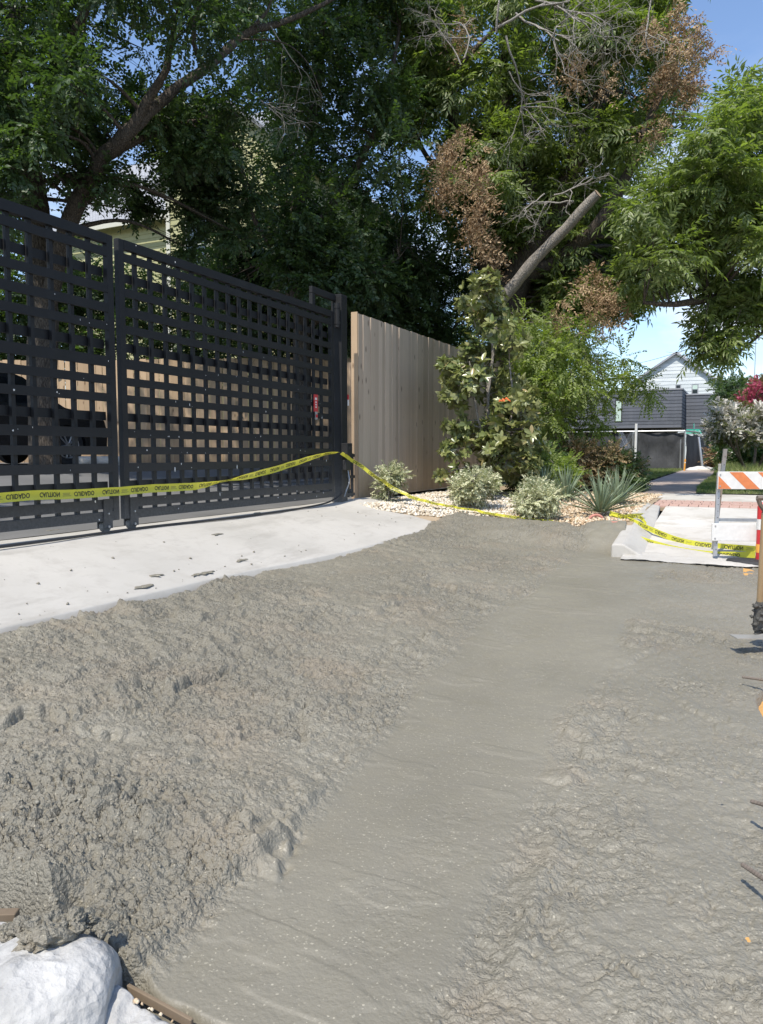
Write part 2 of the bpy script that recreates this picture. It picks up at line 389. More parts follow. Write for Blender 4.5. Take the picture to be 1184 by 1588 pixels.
BOXF = [(0, 3, 2, 1), (4, 5, 6, 7), (0, 1, 5, 4), (1, 2, 6, 5), (2, 3, 7, 6), (3, 0, 4, 7)]
def box_v(sx, sy, sz, c=(0, 0, 0)):
    x, y, z = sx / 2, sy / 2, sz / 2
    return [(c[0] + a, c[1] + b, c[2] + d) for a, b, d in ((-x, -y, -z), (x, -y, -z), (x, y, -z), (-x, y, -z), (-x, -y, z), (x, -y, z), (x, y, z), (-x, y, z))]
_cache = {}
def box(name, size, loc, mat, parent=None, rotz=None, bev=0.0):
    key = (tuple(round(s, 4) for s in size), mat.name, bev)
    if key not in _cache:
        if bev:
            import bmesh
            bm = bmesh.new(); bmesh.ops.create_cube(bm, size=1.0); bmesh.ops.scale(bm, vec=size, verts=bm.verts)
            bmesh.ops.bevel(bm, geom=bm.edges[:], offset=bev, segments=1, affect='EDGES')
            me = bpy.data.meshes.new(name); bm.to_mesh(me); bm.free(); me.materials.append(mat)
        else: me = poly_mesh(name, box_v(*size), BOXF, mat)
        _cache[key] = me
    return link_obj(name, _cache[key], None, parent, loc, rotz)
class Acc:
    """gathers vertices and faces for one mesh"""
    def __init__(s): s.V = []; s.F = []
    def add(s, V, Fs):
        k = len(s.V); s.V += [tuple(v) for v in V]; s.F += [tuple(i + k for i in f) for f in Fs]
    def box(s, size, c): s.add(box_v(*size, c=c), BOXF)
    def tube(s, pts, rad, n=6, cap=True):
        V, T = tube(pts, rad, n)
        s.add(V.tolist(), T.tolist())
        if cap:
            k = len(s.V) - len(V); s.F.append(tuple(k + i for i in range(n))[::-1]); s.F.append(tuple(len(s.V) - n + i for i in range(n)))
    def build(s, name, mat, parent=None, smooth=False, loc=None):
        return link_obj(name, poly_mesh(name, s.V, s.F, mat, smooth), None, parent, loc)
def tube(pts, rad, n=6):
    P = np.asarray(pts, float); m = len(P); r = np.broadcast_to(np.asarray(rad, float), (m,))
    tg = np.gradient(P, axis=0); tg /= np.linalg.norm(tg, axis=1, keepdims=True) + 1e-9
    up = np.array([0, 0, 1.0]) if abs(tg[0][2]) < 0.9 else np.array([1.0, 0, 0])
    V = np.zeros((m, n, 3)); a = np.linspace(0, 2 * np.pi, n, endpoint=False)
    u = up - tg[0] * (up @ tg[0]); u /= np.linalg.norm(u)
    for i in range(m):
        u = u - tg[i] * (u @ tg[i]); u /= np.linalg.norm(u) + 1e-9; w = np.cross(tg[i], u)
        V[i] = P[i] + r[i] * (np.cos(a)[:, None] * u + np.sin(a)[:, None] * w)
    k = np.arange(n); F = []
    for i in range(m - 1):
        F.append(np.stack([i * n + k, i * n + (k + 1) % n, (i + 1) * n + (k + 1) % n, (i + 1) * n + k], 1))
    return V.reshape(-1, 3), np.concatenate(F)
def catmull(pts, per=8):
    P = np.asarray(pts, float); Q = np.vstack([2 * P[0] - P[1], P, 2 * P[-1] - P[-2]]); out = []
    for i in range(1, len(Q) - 2):
        for t_ in np.linspace(0, 1, per, endpoint=False):
            a, b, c, d = Q[i - 1:i + 3]
            out.append(0.5 * ((2 * b) + (c - a) * t_ + (2 * a - 5 * b + 4 * c - d) * t_ ** 2 + (3 * b - 3 * c + d - a) * t_ ** 3))
    out.append(P[-1]); return np.array(out)

# numpy noises
def _hash(ix, iy, s):
    h = (ix.astype(np.int64) * 374761393 + iy.astype(np.int64) * 668265263 + s * 2246822519) & 0xffffffff
    h = ((h ^ (h >> 13)) * 1274126177) & 0xffffffff
    return ((h ^ (h >> 16)) & 0xffff) / 65535.0
def vnoise(x, y, s=0):
    ix, iy = np.floor(x), np.floor(y); fx, fy = x - ix, y - iy
    fx = fx * fx * fx * (fx * (fx * 6 - 15) + 10); fy = fy * fy * fy * (fy * (fy * 6 - 15) + 10)
    a, b, c, d = _hash(ix, iy, s), _hash(ix + 1, iy, s), _hash(ix, iy + 1, s), _hash(ix + 1, iy + 1, s)
    return (a + (b - a) * fx) * (1 - fy) + (c + (d - c) * fx) * fy - 0.5
def fbm(x, y, s=0, o=4, g=0.5):
    r, a = 0, 1.0
    for k in range(o): r = r + a * vnoise(x * 2 ** k + 13.7 * k, y * 2 ** k - 7.1 * k, s + k); a *= g
    return r
def worley(x, y, s=0):
    ix, iy = np.floor(x), np.floor(y); f1 = np.full(x.shape, 9.0); f2 = np.full(x.shape, 9.0); hid = np.zeros(x.shape)
    for dx in (-1, 0, 1):
        for dy in (-1, 0, 1):
            cx, cy = ix + dx, iy + dy
            d = np.hypot(cx + _hash(cx, cy, s) - x, cy + _hash(cx, cy, s + 91) - y)
            m = d < f1; f2 = np.where(m, f1, np.minimum(f2, d)); f1 = np.where(m, d, f1); hid = np.where(m, _hash(cx, cy, s + 7), hid)
    return f1, hid, f2 - f1
def sstep(a, b, x): t_ = np.clip((x - a) / (b - a), 0, 1); return t_ * t_ * (3 - 2 * t_)
def grid_mesh(name, X, Y, Zf, mat, smooth=True, rough=None):
    m, n = X.shape; V = np.stack([X, Y, Zf], -1).reshape(-1, 3)
    i = np.arange(m - 1)[:, None] * n + np.arange(n - 1)[None]
    T = np.stack([i, i + 1, i + n + 1, i + n], -1).reshape(-1, 4)
    me = np_mesh(name, V, T, mat, smooth)
    if rough is not None:
        a = me.attributes.new('rough', 'FLOAT', 'POINT'); a.data.foreach_set('value', rough.astype(np.float32).ravel())
    return me

# ================================================================== THE GROUND
X_AP = -3.74                                        # street edge of the old apron
def x_edge(Y): return np.interp(Y, [0, 5, 7, 9.3, 12], [-3.81, -3.78, -3.58, -3.42, -3.35])
def z_apron(X, Y): return -0.30 * np.clip((X + 5.0) / (x_edge(Y) + 5.0), 0, 1) ** 1.15 * (1 - 0.35 * sstep(6.5, 9.4, Y))
def z_pour(X, Y):
    zl = -0.318 + 0.135 * sstep(6.0, 9.3, Y)
    zr = -0.60 + 0.235 * sstep(2.6, 8.3, Y)
    t_ = np.clip((X + 3.74) / 2.3, 0, 1)
    return zl * (1 - t_) + zr * t_
def z_walk(Y): return np.interp(Y, [7.9, 11.8, 14, 60], [-0.37, -0.035, 0.0, 0.0])
def z_yard(X, Y): return 0.47 * sstep(0.3, 5.2, -5.1 - X) * np.ones_like(Y)

# one wide sheet under everything, out to the horizon
gx = np.concatenate([[-900, -300, -120, -60, -30], np.arange(-20, 4.01, 0.5), [6, 12, 30, 80, 300, 900]])
gy = np.concatenate([[-900, -200, -60, -20, -8, -4], np.arange(-2, 20.01, 0.5), [26, 32, 40, 60, 100, 250, 900]])
GX, GY = np.meshgrid(gx, gy)
pit = np.maximum(sstep(-5.6, -4.6, GX) * (1 - sstep(8.2, 9.6, GY)), sstep(-2.2, -1.6, GX) * (1 - sstep(11.5, 14, GY)))
GZ = -0.12 + 0.47 * sstep(0.3, 5.2, -5.1 - GX) * (GX < -5) - 0.85 * pit - 0.3 * sstep(1.0, 3.0, GX) * (1 - pit)
o = link_obj('ground', grid_mesh('ground', GX, GY, GZ, M['ground_earth'])); tag(o, kind='structure')

# apron between gate and pour
sv_ = np.arange(-1.5, 9.40, 0.06); tt_ = np.linspace(0, 1, 46)
AYY = np.repeat(sv_[:, None], 46, 1); AXX = -5.35 * (1 - tt_) + x_edge(sv_)[:, None] * tt_
AYY = AYY + sstep(7.4, 9.4, AYY) * (1 - tt_) ** 1.3 * 1.15
ZZ = z_apron(AXX, AYY) + 0.006 * fbm(AXX * 2, AYY * 2, 5)
ZZ += 0.05 * np.exp(-((AXX + 4.95) ** 2) / 0.12) * sstep(8.9, 9.8, AYY)      # the little rise at the post
AXX = AXX + 0.010 * fbm(AYY * 3, AYY * 0, 3) * (tt_ > .99)
V = np.stack([AXX, AYY, ZZ], -1)
skirt = V[:, -1:, :].copy(); skirt[..., 2] -= 0.15
me = grid_mesh('driveway_apron', np.concatenate([V[..., 0], skirt[..., 0]], 1), np.concatenate([V[..., 1], skirt[..., 1]], 1), np.concatenate([V[..., 2], skirt[..., 2]], 1), M['cured_concrete'], smooth=False)
tag(link_obj('driveway_apron', me), kind='structure')

# yard paving behind the gate, cast in bays
yx = np.linspace(-17, -5.36, 60); yy = np.linspace(-2, 17, 60)
YX, YY = np.meshgrid(yx, yy)
tag(link_obj('yard_pavement', grid_mesh('yard_pavement', YX, YY, z_yard(YX, YY) + 0.004, M['yard_concrete'])), kind='structure')
a = Acc()
for x0 in (-7.4, -10.2):
    for k in range(24):
        y0 = -1 + k * 0.75; z0 = float(z_yard(np.array(x0), np.array(y0))) + 0.012
        a.box((0.05, 0.74, 0.012), (x0, y0, z0))
tag(a.build('expansion_joint', M['white_slurry']), kind='structure')

# the fresh pour
nY, nX = 900, 780
u = np.linspace(0, 1, nY); rowY = 0.45 * 0 + (np.exp(u * math.log(11.9 / 1.0)) * 1.0 - 0.25)   # rows closer together near the viewer
rowY = 0.70 + (rowY - rowY[0]) / (rowY[-1] - rowY[0]) * (9.95 - 0.70)
s = np.linspace(0, 1, nX)
left = np.interp(rowY, [0.7, 2.6, 4.0, 10], [-3.0, -4.15, -4.15, -4.15]); right = np.interp(rowY, [0.7, 4, 10], [0.9, 0.9, 0.9])
PX = left[:, None] * (1 - s) + right[:, None] * s; PY = np.repeat(rowY[:, None], nX, 1)
wx = PX + 0.05 * fbm(PX * 5, PY * 5, 21, 3); wy = PY + 0.05 * fbm(PX * 5, PY * 5, 33, 3)
sl_l = -1.64 + 0.25 * sstep(4.2, 1.6, PY) + 0.07 * fbm(PY * 1.3, PX * 0, 40, 3)        # left edge of the screeded strip
sl_r = -0.66 + 0.10 * sstep(3.2, 1.8, PY) + 0.14 * fbm(PY * 1.1, PX * 0 + 3, 44, 3)
in_l = sstep(0.0, 0.12, PX - sl_l); in_r = sstep(0.0, 0.14, sl_r - PX)
strip = in_l * in_r * sstep(0.9, 1.35, PY + 0.25 * (PX + 1))
R_left = 1 - in_l; R_right = 1 - in_r
# how rough: very on the left, half trodden on the right, smooth in the strip
patch = sstep(-0.15, 0.25, fbm(PX * 0.9, PY * 0.9, 50, 3))
rough = 0.04 + 0.90 * R_left * (0.45 + 0.50 * patch) + R_right * (0.20 + 0.38 * sstep(-0.1, 0.3, fbm(PX * 1.5, PY * 1.5, 61, 3)))
rough = np.clip(rough + 0.30 * sstep(0.14, 0.30, fbm(PX * 2.2, PY * 1.6, 66, 4)) * (1 - .75 * in_l * in_r), 0, 1)
near_pile = np.exp(-(((PX + 1.95) / 0.42) ** 2 + ((PY - 1.78) / 0.34) ** 2))
rough = np.clip(rough + 0.5 * near_pile, 0, 1.35)
Z0 = z_pour(PX, PY)
wx = wx + 0.012 * fbm(PX * 34, PY * 34, 22, 2); wy = wy + 0.012 * fbm(PX * 34, PY * 34, 35, 2)
f1, h1, e1 = worley(wx / 0.105, wy / 0.105, 1); f2, h2, e2_ = worley(wx / 0.046, wy / 0.046, 2); f3, h3, e3 = worley(wx / 0.021, wy / 0.021, 3)
clod = -0.004 + 0.009 * h1 * np.sqrt(np.clip(1 - (f1 / 0.75) ** 2, 0, 1)) + 0.0095 * h2 ** 1.5 * np.sqrt(np.clip(1 - (f2 / 0.85) ** 2, 0, 1)) + 0.013 * np.clip(h3 - .25, 0, 1) * np.sqrt(np.clip(1 - (f3 / 0.8) ** 2, 0, 1))
cg = sstep(0.0, 0.22, fbm(PX * 5.5, PY * 5.5, 23, 3)); cg2 = sstep(0.02, 0.2, fbm(PX * 9 + 4, PY * 9, 24, 3))
clod -= (0.012 * R_left + 0.004) * cg * (1 - sstep(0.02, 0.16, e2_)) + 0.020 * cg2 * sstep(.35, .6, h1) * (1 - sstep(0.01, 0.07, e1))
clod += 0.004 * fbm(PX * 24, PY * 24, 25, 2) + 0.007 * fbm(PX * 62, PY * 62, 26, 2)
clod -= 0.010 * sstep(0.17, 0.27, fbm(PX * 42, PY * 42, 27, 2)) + 0.010 * sstep(0.20, 0.30, fbm(PX * 19 + 3, PY * 25, 28, 3))
# slumped pulls: long ragged steps running away from the viewer and to the right
def steps(ang, wid, seed, amp, warp=0.5, gate=0.1):
    ca, sa = math.cos(ang), math.sin(ang)
    q = (PX * -sa + PY * ca) + warp * fbm(PX * 1.3, PY * 1.3, seed, 4) * wid * 2; along = PX * ca + PY * sa
    w_ = (q / wid) % 1.0
    saw = np.where(w_ < 0.86, w_ / 0.86, 1 - (w_ - 0.86) / 0.14)
    g_ = sstep(gate - 0.08, gate + 0.12, fbm(along * 0.9, q * 1.3, seed + 5, 2))
    return amp * saw * g_
pulls = steps(math.radians(118), 0.46, 70, 0.045, 0.9, 0.02) + steps(math.radians(152), 0.33, 80, 0.032, 0.8, 0.06)
pits = sstep(0.20, 0.42, fbm(PX * 7, PY * 7, 90, 3)) * 0.016
ZP = Z0 + rough * (clod - 0.012 + 0.035 * fbm(PX * 1.6, PY * 1.6, 10, 3) - pits) + np.clip(rough - 0.2, 0, 1) * pulls
# ragged breaks where the shovels pulled it: (pixels along the break, height, face to the right of travel)
def breakline(pts, amp, z=-.5, w=.22, sgn=1):
    global ZP
    W_ = np.array([AZ(x, y, z)[:2] for x, y in pts]); L_ = 0; tot = sum(np.linalg.norm(W_[i + 1] - W_[i]) for i in range(len(W_) - 1)); best = np.full(PX.shape, 9.0); sd = np.zeros(PX.shape); al = np.zeros(PX.shape)
    wxx = PX + 0.09 * fbm(PX * 6, PY * 6, 222, 4) + .02 * fbm(PX * 25, PY * 25, 223, 2); wyy = PY + 0.09 * fbm(PX * 6, PY * 6, 224, 4) + .02 * fbm(PX * 25, PY * 25, 225, 2)
    for a_, b_ in zip(W_[:-1], W_[1:]):
        d_ = b_ - a_; l_ = np.linalg.norm(d_); t_ = np.clip(((wxx - a_[0]) * d_[0] + (wyy - a_[1]) * d_[1]) / l_ ** 2, 0, 1)
        ex, ey = wxx - a_[0] - t_ * d_[0], wyy - a_[1] - t_ * d_[1]; dd_ = np.hypot(ex, ey); m = dd_ < best
        best = np.where(m, dd_, best); sd = np.where(m, np.sign(d_[0] * ey - d_[1] * ex) * dd_, sd); al = np.where(m, (L_ + t_ * l_) / tot, al); L_ += l_
    sd = sd * sgn; win = np.clip(np.sin(np.pi * np.clip(al, 0.02, .98)), 0, 1) ** .6
    win = 1.3 * win * sstep(-.34, .02, fbm(PX * 6, PY * 6, int(amp * 1e5) % 97, 3)); sd = sd + .03 * fbm(PX * 16, PY * 16, 227, 3)
    ZP = ZP + amp * .62 * win * sstep(-.012, .008, sd) * np.exp(-(np.maximum(sd, 0) / w) ** 2) - amp * .30 * win * np.exp(-((sd + .02) / .02) ** 2)
for pts_, am_, sg_ in (([(185, 1110), (250, 1080), (300, 1050), (375, 1020)], .040, 1), ([(305, 1150), (370, 1110), (432, 1076)], .032, 1), ([(-20, 1148), (60, 1122), (115, 1130)], .045, 1), ([(120, 1128), (215, 1140)], .028, 1),
        ([(325, 1265), (382, 1222)], .03, 1), ([(442, 1300), (450, 1252), (462, 1210)], .04, 1), ([(398, 1245), (420, 1222)], .028, 1), ([(225, 1190), (330, 1150)], .02, 1), ([(470, 1080), (560, 1050)], .02, 1), ([(380, 1020), (520, 985)], .018, 1), ([(560, 960), (660, 925)], .02, 1),
        ([(975, 1006), (1030, 984)], .028, 1), ([(1030, 1043), (1085, 1062), (1140, 1092)], .024, 1), ([(1000, 1065), (1052, 1078)], .018, 1), ([(855, 1152), (920, 1158)], .03, 1), ([(812, 1412), (838, 1340), (872, 1268)], .022, -1), ([(930, 1075), (985, 1060)], .018, 1), ([(1110, 1200), (1145, 1222)], .03, 1), ([(880, 1470), (930, 1448)], .02, 1),
        ([(960, 1270), (1010, 1250), (1060, 1262)], .02, 1), ([(1020, 1130), (1100, 1150)], .018, 1), ([(1090, 1410), (1160, 1440)], .018, 1), ([(1000, 1500), (1090, 1540)], .02, 1), ([(700, 960), (800, 930)], .012, 1), ([(100, 1240), (220, 1215)], .022, 1), ([(60, 1080), (170, 1050)], .02, 1), ([(250, 1000), (380, 960)], .018, 1)):
    breakline(pts_, am_ * (1.15 if pts_[0][0] < 600 else .55), -.45, .20, sg_)
qb = PX - sl_l + 0.015 * fbm(PX * 14, PY * 14, 231, 3)
ZP += (0.022 * R_left + 0.050 * (1 - sstep(0.0, 0.045, qb)) * np.exp(-(np.minimum(qb, 0) / .5) ** 2) * sstep(2.75, 2.1, PY) * (.8 + .8 * fbm(PY * 5, PX * 5, 232, 2))) * sstep(3.6, 2.4, PY) - 0.004
_h = AZ(112, 1368, -.47); ZP -= 0.075 * np.exp(-(((PX - _h[0]) / .05) ** 2 + ((PY - _h[1]) / .065) ** 2))
_h = AZ(60, 1330, -.42); ZP += 0.06 * np.exp(-(((PX - _h[0]) / .14) ** 2 + ((PY - _h[1]) / .12) ** 2))
ZP += 0.020 * np.exp(-((PX - sl_r - 0.07) / 0.04) ** 2) * sstep(4.4, 3.0, PY) * (0.6 + 1.4 * (fbm(PY * 4, PX * 4, 97, 2)))   # kicked-up ridge
ZP += near_pile * (0.10 + 0.06 * fbm(PX * 7, PY * 7, 99, 3))
ZP += 0.05 * np.exp(-(((PX + 3.2) / 0.3) ** 2 + ((PY - 9.0) / 0.5) ** 2)) + 0.04 * np.exp(-(((PX + 1.9) / 0.5) ** 2 + ((PY - 8.9) / 0.25) ** 2))
# screed chatter and trowel sweeps across the strip
ZP += strip * (0.0006 * fbm(PX * 9, PY * 40, 120, 3) + 0.006 * fbm(PX * 1.7, PY * 1.7, 121, 2) + 0.004 * sstep(0.22, 0.3, fbm(PX * 2.0, PY * 6.0, 122, 3)))
lift = sstep(8.3, 9.15, PY + 0.12 * fbm(PX * 2, PY * 2, 128, 3)) * (PX < -1.2)
ZP = ZP * (1 - lift) + (-0.135 + 0.065 * sstep(-2.6, -4.2, PX) + 0.012 + 0.05 * fbm(PX * 3, PY * 3, 129, 3) + rough * clod) * lift
# bounds: ragged top edge on the apron, against the planting bed, the ramp and the clay
xe = x_edge(PY) + 0.015 - 0.045 * sstep(3.8, 5.0, PY) - 0.05 * fbm(PY * 4.5, PY * 0, 130, 4) * sstep(3.4, 4.4, PY)
side = sstep(0.0, 0.045, PX - xe)
far = np.where(PX < -1.25, 9.30 + 0.22 * fbm(PX * 1.6, PX * 0, 133, 4) * 2, 8.06 + 0.08 * fbm(PX * 2.2, PX * 0, 134, 3))
far = np.where((PX >= -1.25) & (PX < -1.1), 9.35 - (PX + 1.25) / 0.15 * 1.25, far)
side *= sstep(0.0, 0.10, far - PY)
xr = 0.26 + 0.14 * fbm(PY * 1.1, PY * 0, 136, 4) - 0.17 * np.exp(-((PY - 4.3) / 0.32) ** 2) - 0.06 * np.exp(-((PY - 3.75) / 0.15) ** 2)
side *= sstep(0.0, 0.07, xr - PX)
ZP = np.where(side < 1, ZP * side + (ZP - 0.16) * (1 - side), ZP)
# it stops at the old kerb end and its mortar bed
_inn = AZ(200, 1535, -.60); _e2 = AZ(300, 1590, -.60); _dd = (_e2 - _inn)[:2]; _dd /= np.linalg.norm(_dd)
bed_d = (PX - _inn[0]) * -_dd[1] + (PY - _inn[1]) * _dd[0] + 0.03 * fbm(PX * 9, PY * 9, 411, 3)
ZP -= 0.22 * sstep(0.05, -0.01, bed_d) * sstep(-0.95, -1.1, PX)
tag(link_obj('wet_concrete', grid_mesh('wet_concrete', PX, PY, ZP, M['wet_concrete'], False, np.clip(rough, 0, 1))), kind='structure')
def pour_z(x, y):
    i = min(max(int(np.searchsorted(rowY, y)), 0), nY - 1); j = int(np.argmin(np.abs(PX[i] - x))); return float(ZP[i, j])

# loose clods on the pour and crumbs on the apron
def pebble_mesh(P, S, seed=0, squash=0.75):
    """P (k,3) places, S (k,) sizes: angular little lumps of 12 triangles"""
    r = np.random.default_rng(seed); k = len(P)
    base = np.array([(0, 0, 1), (0, 0, -1), (1, 0, 0), (.31, .95, 0), (-.81, .59, 0), (-.81, -.59, 0), (.31, -.95, 0)], float)
    T = [(0, 2 + i, 2 + (i + 1) % 5) for i in range(5)] + [(1, 2 + (i + 1) % 5, 2 + i) for i in range(5)]
    v = base[None] * (1 + r.uniform(-.35, .35, (k, 7, 1)))
    v[:, 2:, 2] += r.uniform(-.35, .35, (k, 5)); v[..., 2] *= squash
    a_ = r.uniform(0, 6.28, k); c_, s_ = np.cos(a_)[:, None], np.sin(a_)[:, None]
    x_, y_ = v[..., 0] * c_ - v[..., 1] * s_ * 0.8, v[..., 0] * s_ + v[..., 1] * c_ * 0.8
    v = np.stack([x_, y_, v[..., 2]], -1) * S[:, None, None] + P[:, None, :]
    T = (np.array(T)[None] + (np.arange(k) * 7)[:, None, None]).reshape(-1, 3)
    return v.reshape(-1, 3), T
k = 3600
ii = rng.integers(0, nY, k * 6); jj = rng.integers(0, nX, k * 6)
keep = (rough[ii, jj] > rng.uniform(0.25, 1.2, k * 6)) & (side[ii, jj] > 0.98); ii, jj = ii[keep][:k], jj[keep][:k]
S = rng.uniform(0.0025, 0.0065, len(ii)) * (1 + 1.2 * near_pile[ii, jj] * rng.uniform(0, 1, len(ii)) ** 3)
P = np.stack([PX[ii, jj], PY[ii, jj], ZP[ii, jj] + S * 0.05], -1)
V, T = pebble_mesh(P, S, 3)
o = link_obj('concrete_crumbs', np_mesh('concrete_crumbs', V, T, M['wet_concrete'])); tag(o, 'loose crumbs of wet grey concrete lying on the rough pour', 'concrete crumbs', kind='stuff')
k = 150
ax_ = -3.84 - rng.uniform(0, 1, k) ** 2.2 * 1.05; ay_ = rng.uniform(0, 9, k); S = 0.003 + 0.011 * rng.uniform(0, 1, k) ** 3
V, T = pebble_mesh(np.stack([ax_, ay_, z_apron(ax_, ay_) + S * 0.5], -1), S, 4)
tag(link_obj('apron_crumbs', np_mesh('apron_crumbs', V, T, M['wet_concrete'])), 'dried crumbs and grit scattered over the pale apron', 'grit', kind='stuff')
# flat splats of slurry on the apron
a = Acc()
for px, py in ((345, 881), (362, 884), (352, 887), (272, 903), (285, 907), (258, 892), (68, 857), (96, 862), (410, 826), (350, 852), (390, 867)):
    p = AZ(px, py, -0.22); x, y = p[0] - .10, p[1]
    if x > float(x_edge(y)) - .12: x = float(x_edge(y)) - .12
    z0 = float(z_apron(np.array(x), np.array(y))) + 0.002
    n = 14; rr = 0.055 * (1 + 0.8 * rng.uniform(-.6, .6, n)); an = np.linspace(0, 6.283, n, endpoint=False)
    ring = [(x + r_ * math.cos(t_) * 0.6, y + r_ * math.sin(t_) * 1.25, z0) for r_, t_ in zip(rr, an)]
    top = [(x + (a0 - x) * 0.8, y + (b0 - y) * 0.8, z0 + 0.007) for a0, b0, _ in ring]
    a.add(ring + top, [tuple(range(n, 2 * n))] + [(i, (i + 1) % n, n + (i + 1) % n, n + i) for i in range(n)])
tag(a.build('slurry_splats', M['wet_concrete']), 'thin grey splats of slurry dropped on the pale apron', 'slurry splats', kind='stuff')

# clay shoulder and street
cx_ = np.linspace(0.0, 1.3, 50); cy_ = np.linspace(-1, 8.1, 240); QX, QY = np.meshgrid(cx_, cy_)
QZ = z_pour(QX, QY) - 0.035 + 0.05 * fbm(QX * 5, QY * 5, 140, 4)
tag(link_obj('clay_shoulder', grid_mesh('clay_shoulder', QX, QY, QZ, M['orange_clay'])), kind='structure')
tag(box('street', (9.0, 90, 0.06), (5.85, 30, -0.53), M['asphalt']), kind='structure')

# planting bed
bx = np.linspace(-5.15, -1.2, 70); by = np.linspace(9.0, 17.2, 110); BX, BY = np.meshgrid(bx, by)
def z_bed(X, Y): return -0.02 - 0.115 * sstep(12.0, 9.3, Y) * sstep(-4.9, -2.2, X) - 0.12 * sstep(9.5, 8.9, Y)
tag(link_obj('planting_bed', grid_mesh('planting_bed', BX, BY, z_bed(BX, BY) + 0.02 * fbm(BX * 2, BY * 2, 150, 4), M['soil'])), kind='structure')
k = 13500
sx = rng.uniform(-5.05, -1.27, k); sy = 9.22 + (rng.uniform(0, 1, k) ** 1.35) * 4.6; S = rng.uniform(0.010, 0.030, k)
V, T = pebble_mesh(np.stack([sx, sy, z_bed(sx, sy) + 0.02 * fbm(sx * 2, sy * 2, 150, 4) + S * 0.3 + rng.uniform(0, .012, k)], -1), S, 5)
tanm = (sx > -2.7 + rng.normal(0, .25, k)); idx = np.repeat(tanm.astype(int), 10)
o = link_obj('gravel', np_mesh('gravel', V, T, mats=[M['limestone'], M['tan_gravel']], midx=idx)); tag(o, 'white and tan limestone gravel spread over the planting bed', 'gravel', kind='stuff')

# ramp, landing, flare kerb, paver strip
SW = bpy.data.objects.new('sidewalk', None); COL.objects.link(SW); SW['kind'] = 'structure'
def slab(name, x0, x1, y0, y1, mat, parent, zf=z_walk, th=0.12, off=0.0):
    V = []
    for dz in (0, -th):
        for x, y in ((x0, y0), (x1, y0), (x1, y1), (x0, y1)): V.append((x, y, float(zf(y)) + dz + off))
    me = poly_mesh(name, V, [(0, 1, 2, 3), (7, 6, 5, 4), (4, 5, 1, 0), (5, 6, 2, 1), (6, 7, 3, 2), (7, 4, 0, 3)], mat)
    return link_obj(name, me, None, parent)
for x0, x1 in ((-1.02, 0.32), (0.33, 1.6)):
    slab('slab', x0, x1, 8.0, 9.9, M['walk_concrete'], SW)
    slab('slab', x0, x1, 9.912, 11.55, M['walk_concrete'], SW)
y = 12.5
slab('slab', -1.42, 0.32, 12.52, 14.1, M['walk_concrete'], SW); slab('slab', 0.333, 1.6, 11.56, 14.1, M['walk_concrete'], SW)
# joined verge of red pavers
for r_ in range(4):
    for c_ in range(13):
        y0 = 11.57 + r_ * 0.236
        x0 = -1.38 + c_ * 0.131 + (0.03 if r_ % 2 else 0)
        if x0 + 0.125 > 0.325: continue
        slab('paver', x0, x0 + 0.122, y0, y0 + 0.228, M['red_paver'], SW, th=0.05, off=random.uniform(-.002, .004))
slab('bedding', -1.42, 0.325, 11.555, 12.51, M['soil'], SW, th=0.05, off=-0.02)
PT = bpy.data.objects.new('path', None); COL.objects.link(PT); PT['kind'] = 'structure'
y = 14.115
for k in range(15):
    x0 = np.interp(y, [14, 19, 36], [-1.62, -2.15, -2.35]); x1 = np.interp(y, [14, 17, 25, 36], [-0.78, -0.92, -0.95, -1.25])
    slab('slab', x0, x1, y, y + 1.48, M['tan_path'], PT); y += 1.5
# flare kerb beside the ramp
st = [(8.12, -1.24, -1.13, -0.90, -0.235, -0.37), (8.7, -1.26, -1.15, -0.93, -0.19, -0.32), (9.4, -1.30, -1.18, -0.96, -0.145, -0.25), (10.4, -1.35, -1.22, -1.02, -0.07, -0.165), (11.55, -1.40, -1.27, -1.10, -0.016, -0.06)]
V, Fc = [], []
for (yy_, xo, xt, xi, zt, zi) in st: V += [(xo, yy_, zt - 0.25), (xo, yy_, zt - 0.01), (xo + 0.03, yy_, zt), (xt, yy_, zt), (xt + 0.03, yy_, zt - 0.012), (xi, yy_, zi + 0.006), (xi, yy_, zi - 0.1)]
n = 7
for i in range(len(st) - 1):
    for j in range(n - 1): Fc.append((i * n + j, i * n + j + 1, (i + 1) * n + j + 1, (i + 1) * n + j))
Fc.append(tuple(range(n))[::-1])
o = link_obj('kerb', poly_mesh('kerb', V, Fc, M['cured_concrete'])); tag(o, kind='structure'); md = o.modifiers.new('worn', 'BEVEL'); md.width = .02; md.segments = 3
# ragged slurry lip at the foot of the ramp
lx = np.linspace(-1.12, 1.0, 90); ly = np.linspace(7.9, 8.35, 14); LX, LY = np.meshgrid(lx, ly)
LZ = z_walk(LY) + 0.010 + 0.02 * fbm(LX * 6, LY * 6, 160, 4) - 0.05 * sstep(8.2, 8.33, LY + 0.12 * fbm(LX * 5, LX * 0, 161, 3))
tag(link_obj('ramp_lip', grid_mesh('ramp_lip', LX, LY, LZ, M['cured_concrete'])), kind='structure')
rlx = np.linspace(-0.25, 1.0, 40); rly = np.linspace(7.72, 8.0, 10); RX, RY = np.meshgrid(rlx, rly)
tag(link_obj('clay_edge', grid_mesh('clay_edge', RX, RY, -0.40 + 0.05 * fbm(RX * 7, RY * 7, 165, 3) - 0.1 * sstep(0.1, -0.2, RX), M['orange_clay'])), kind='structure')

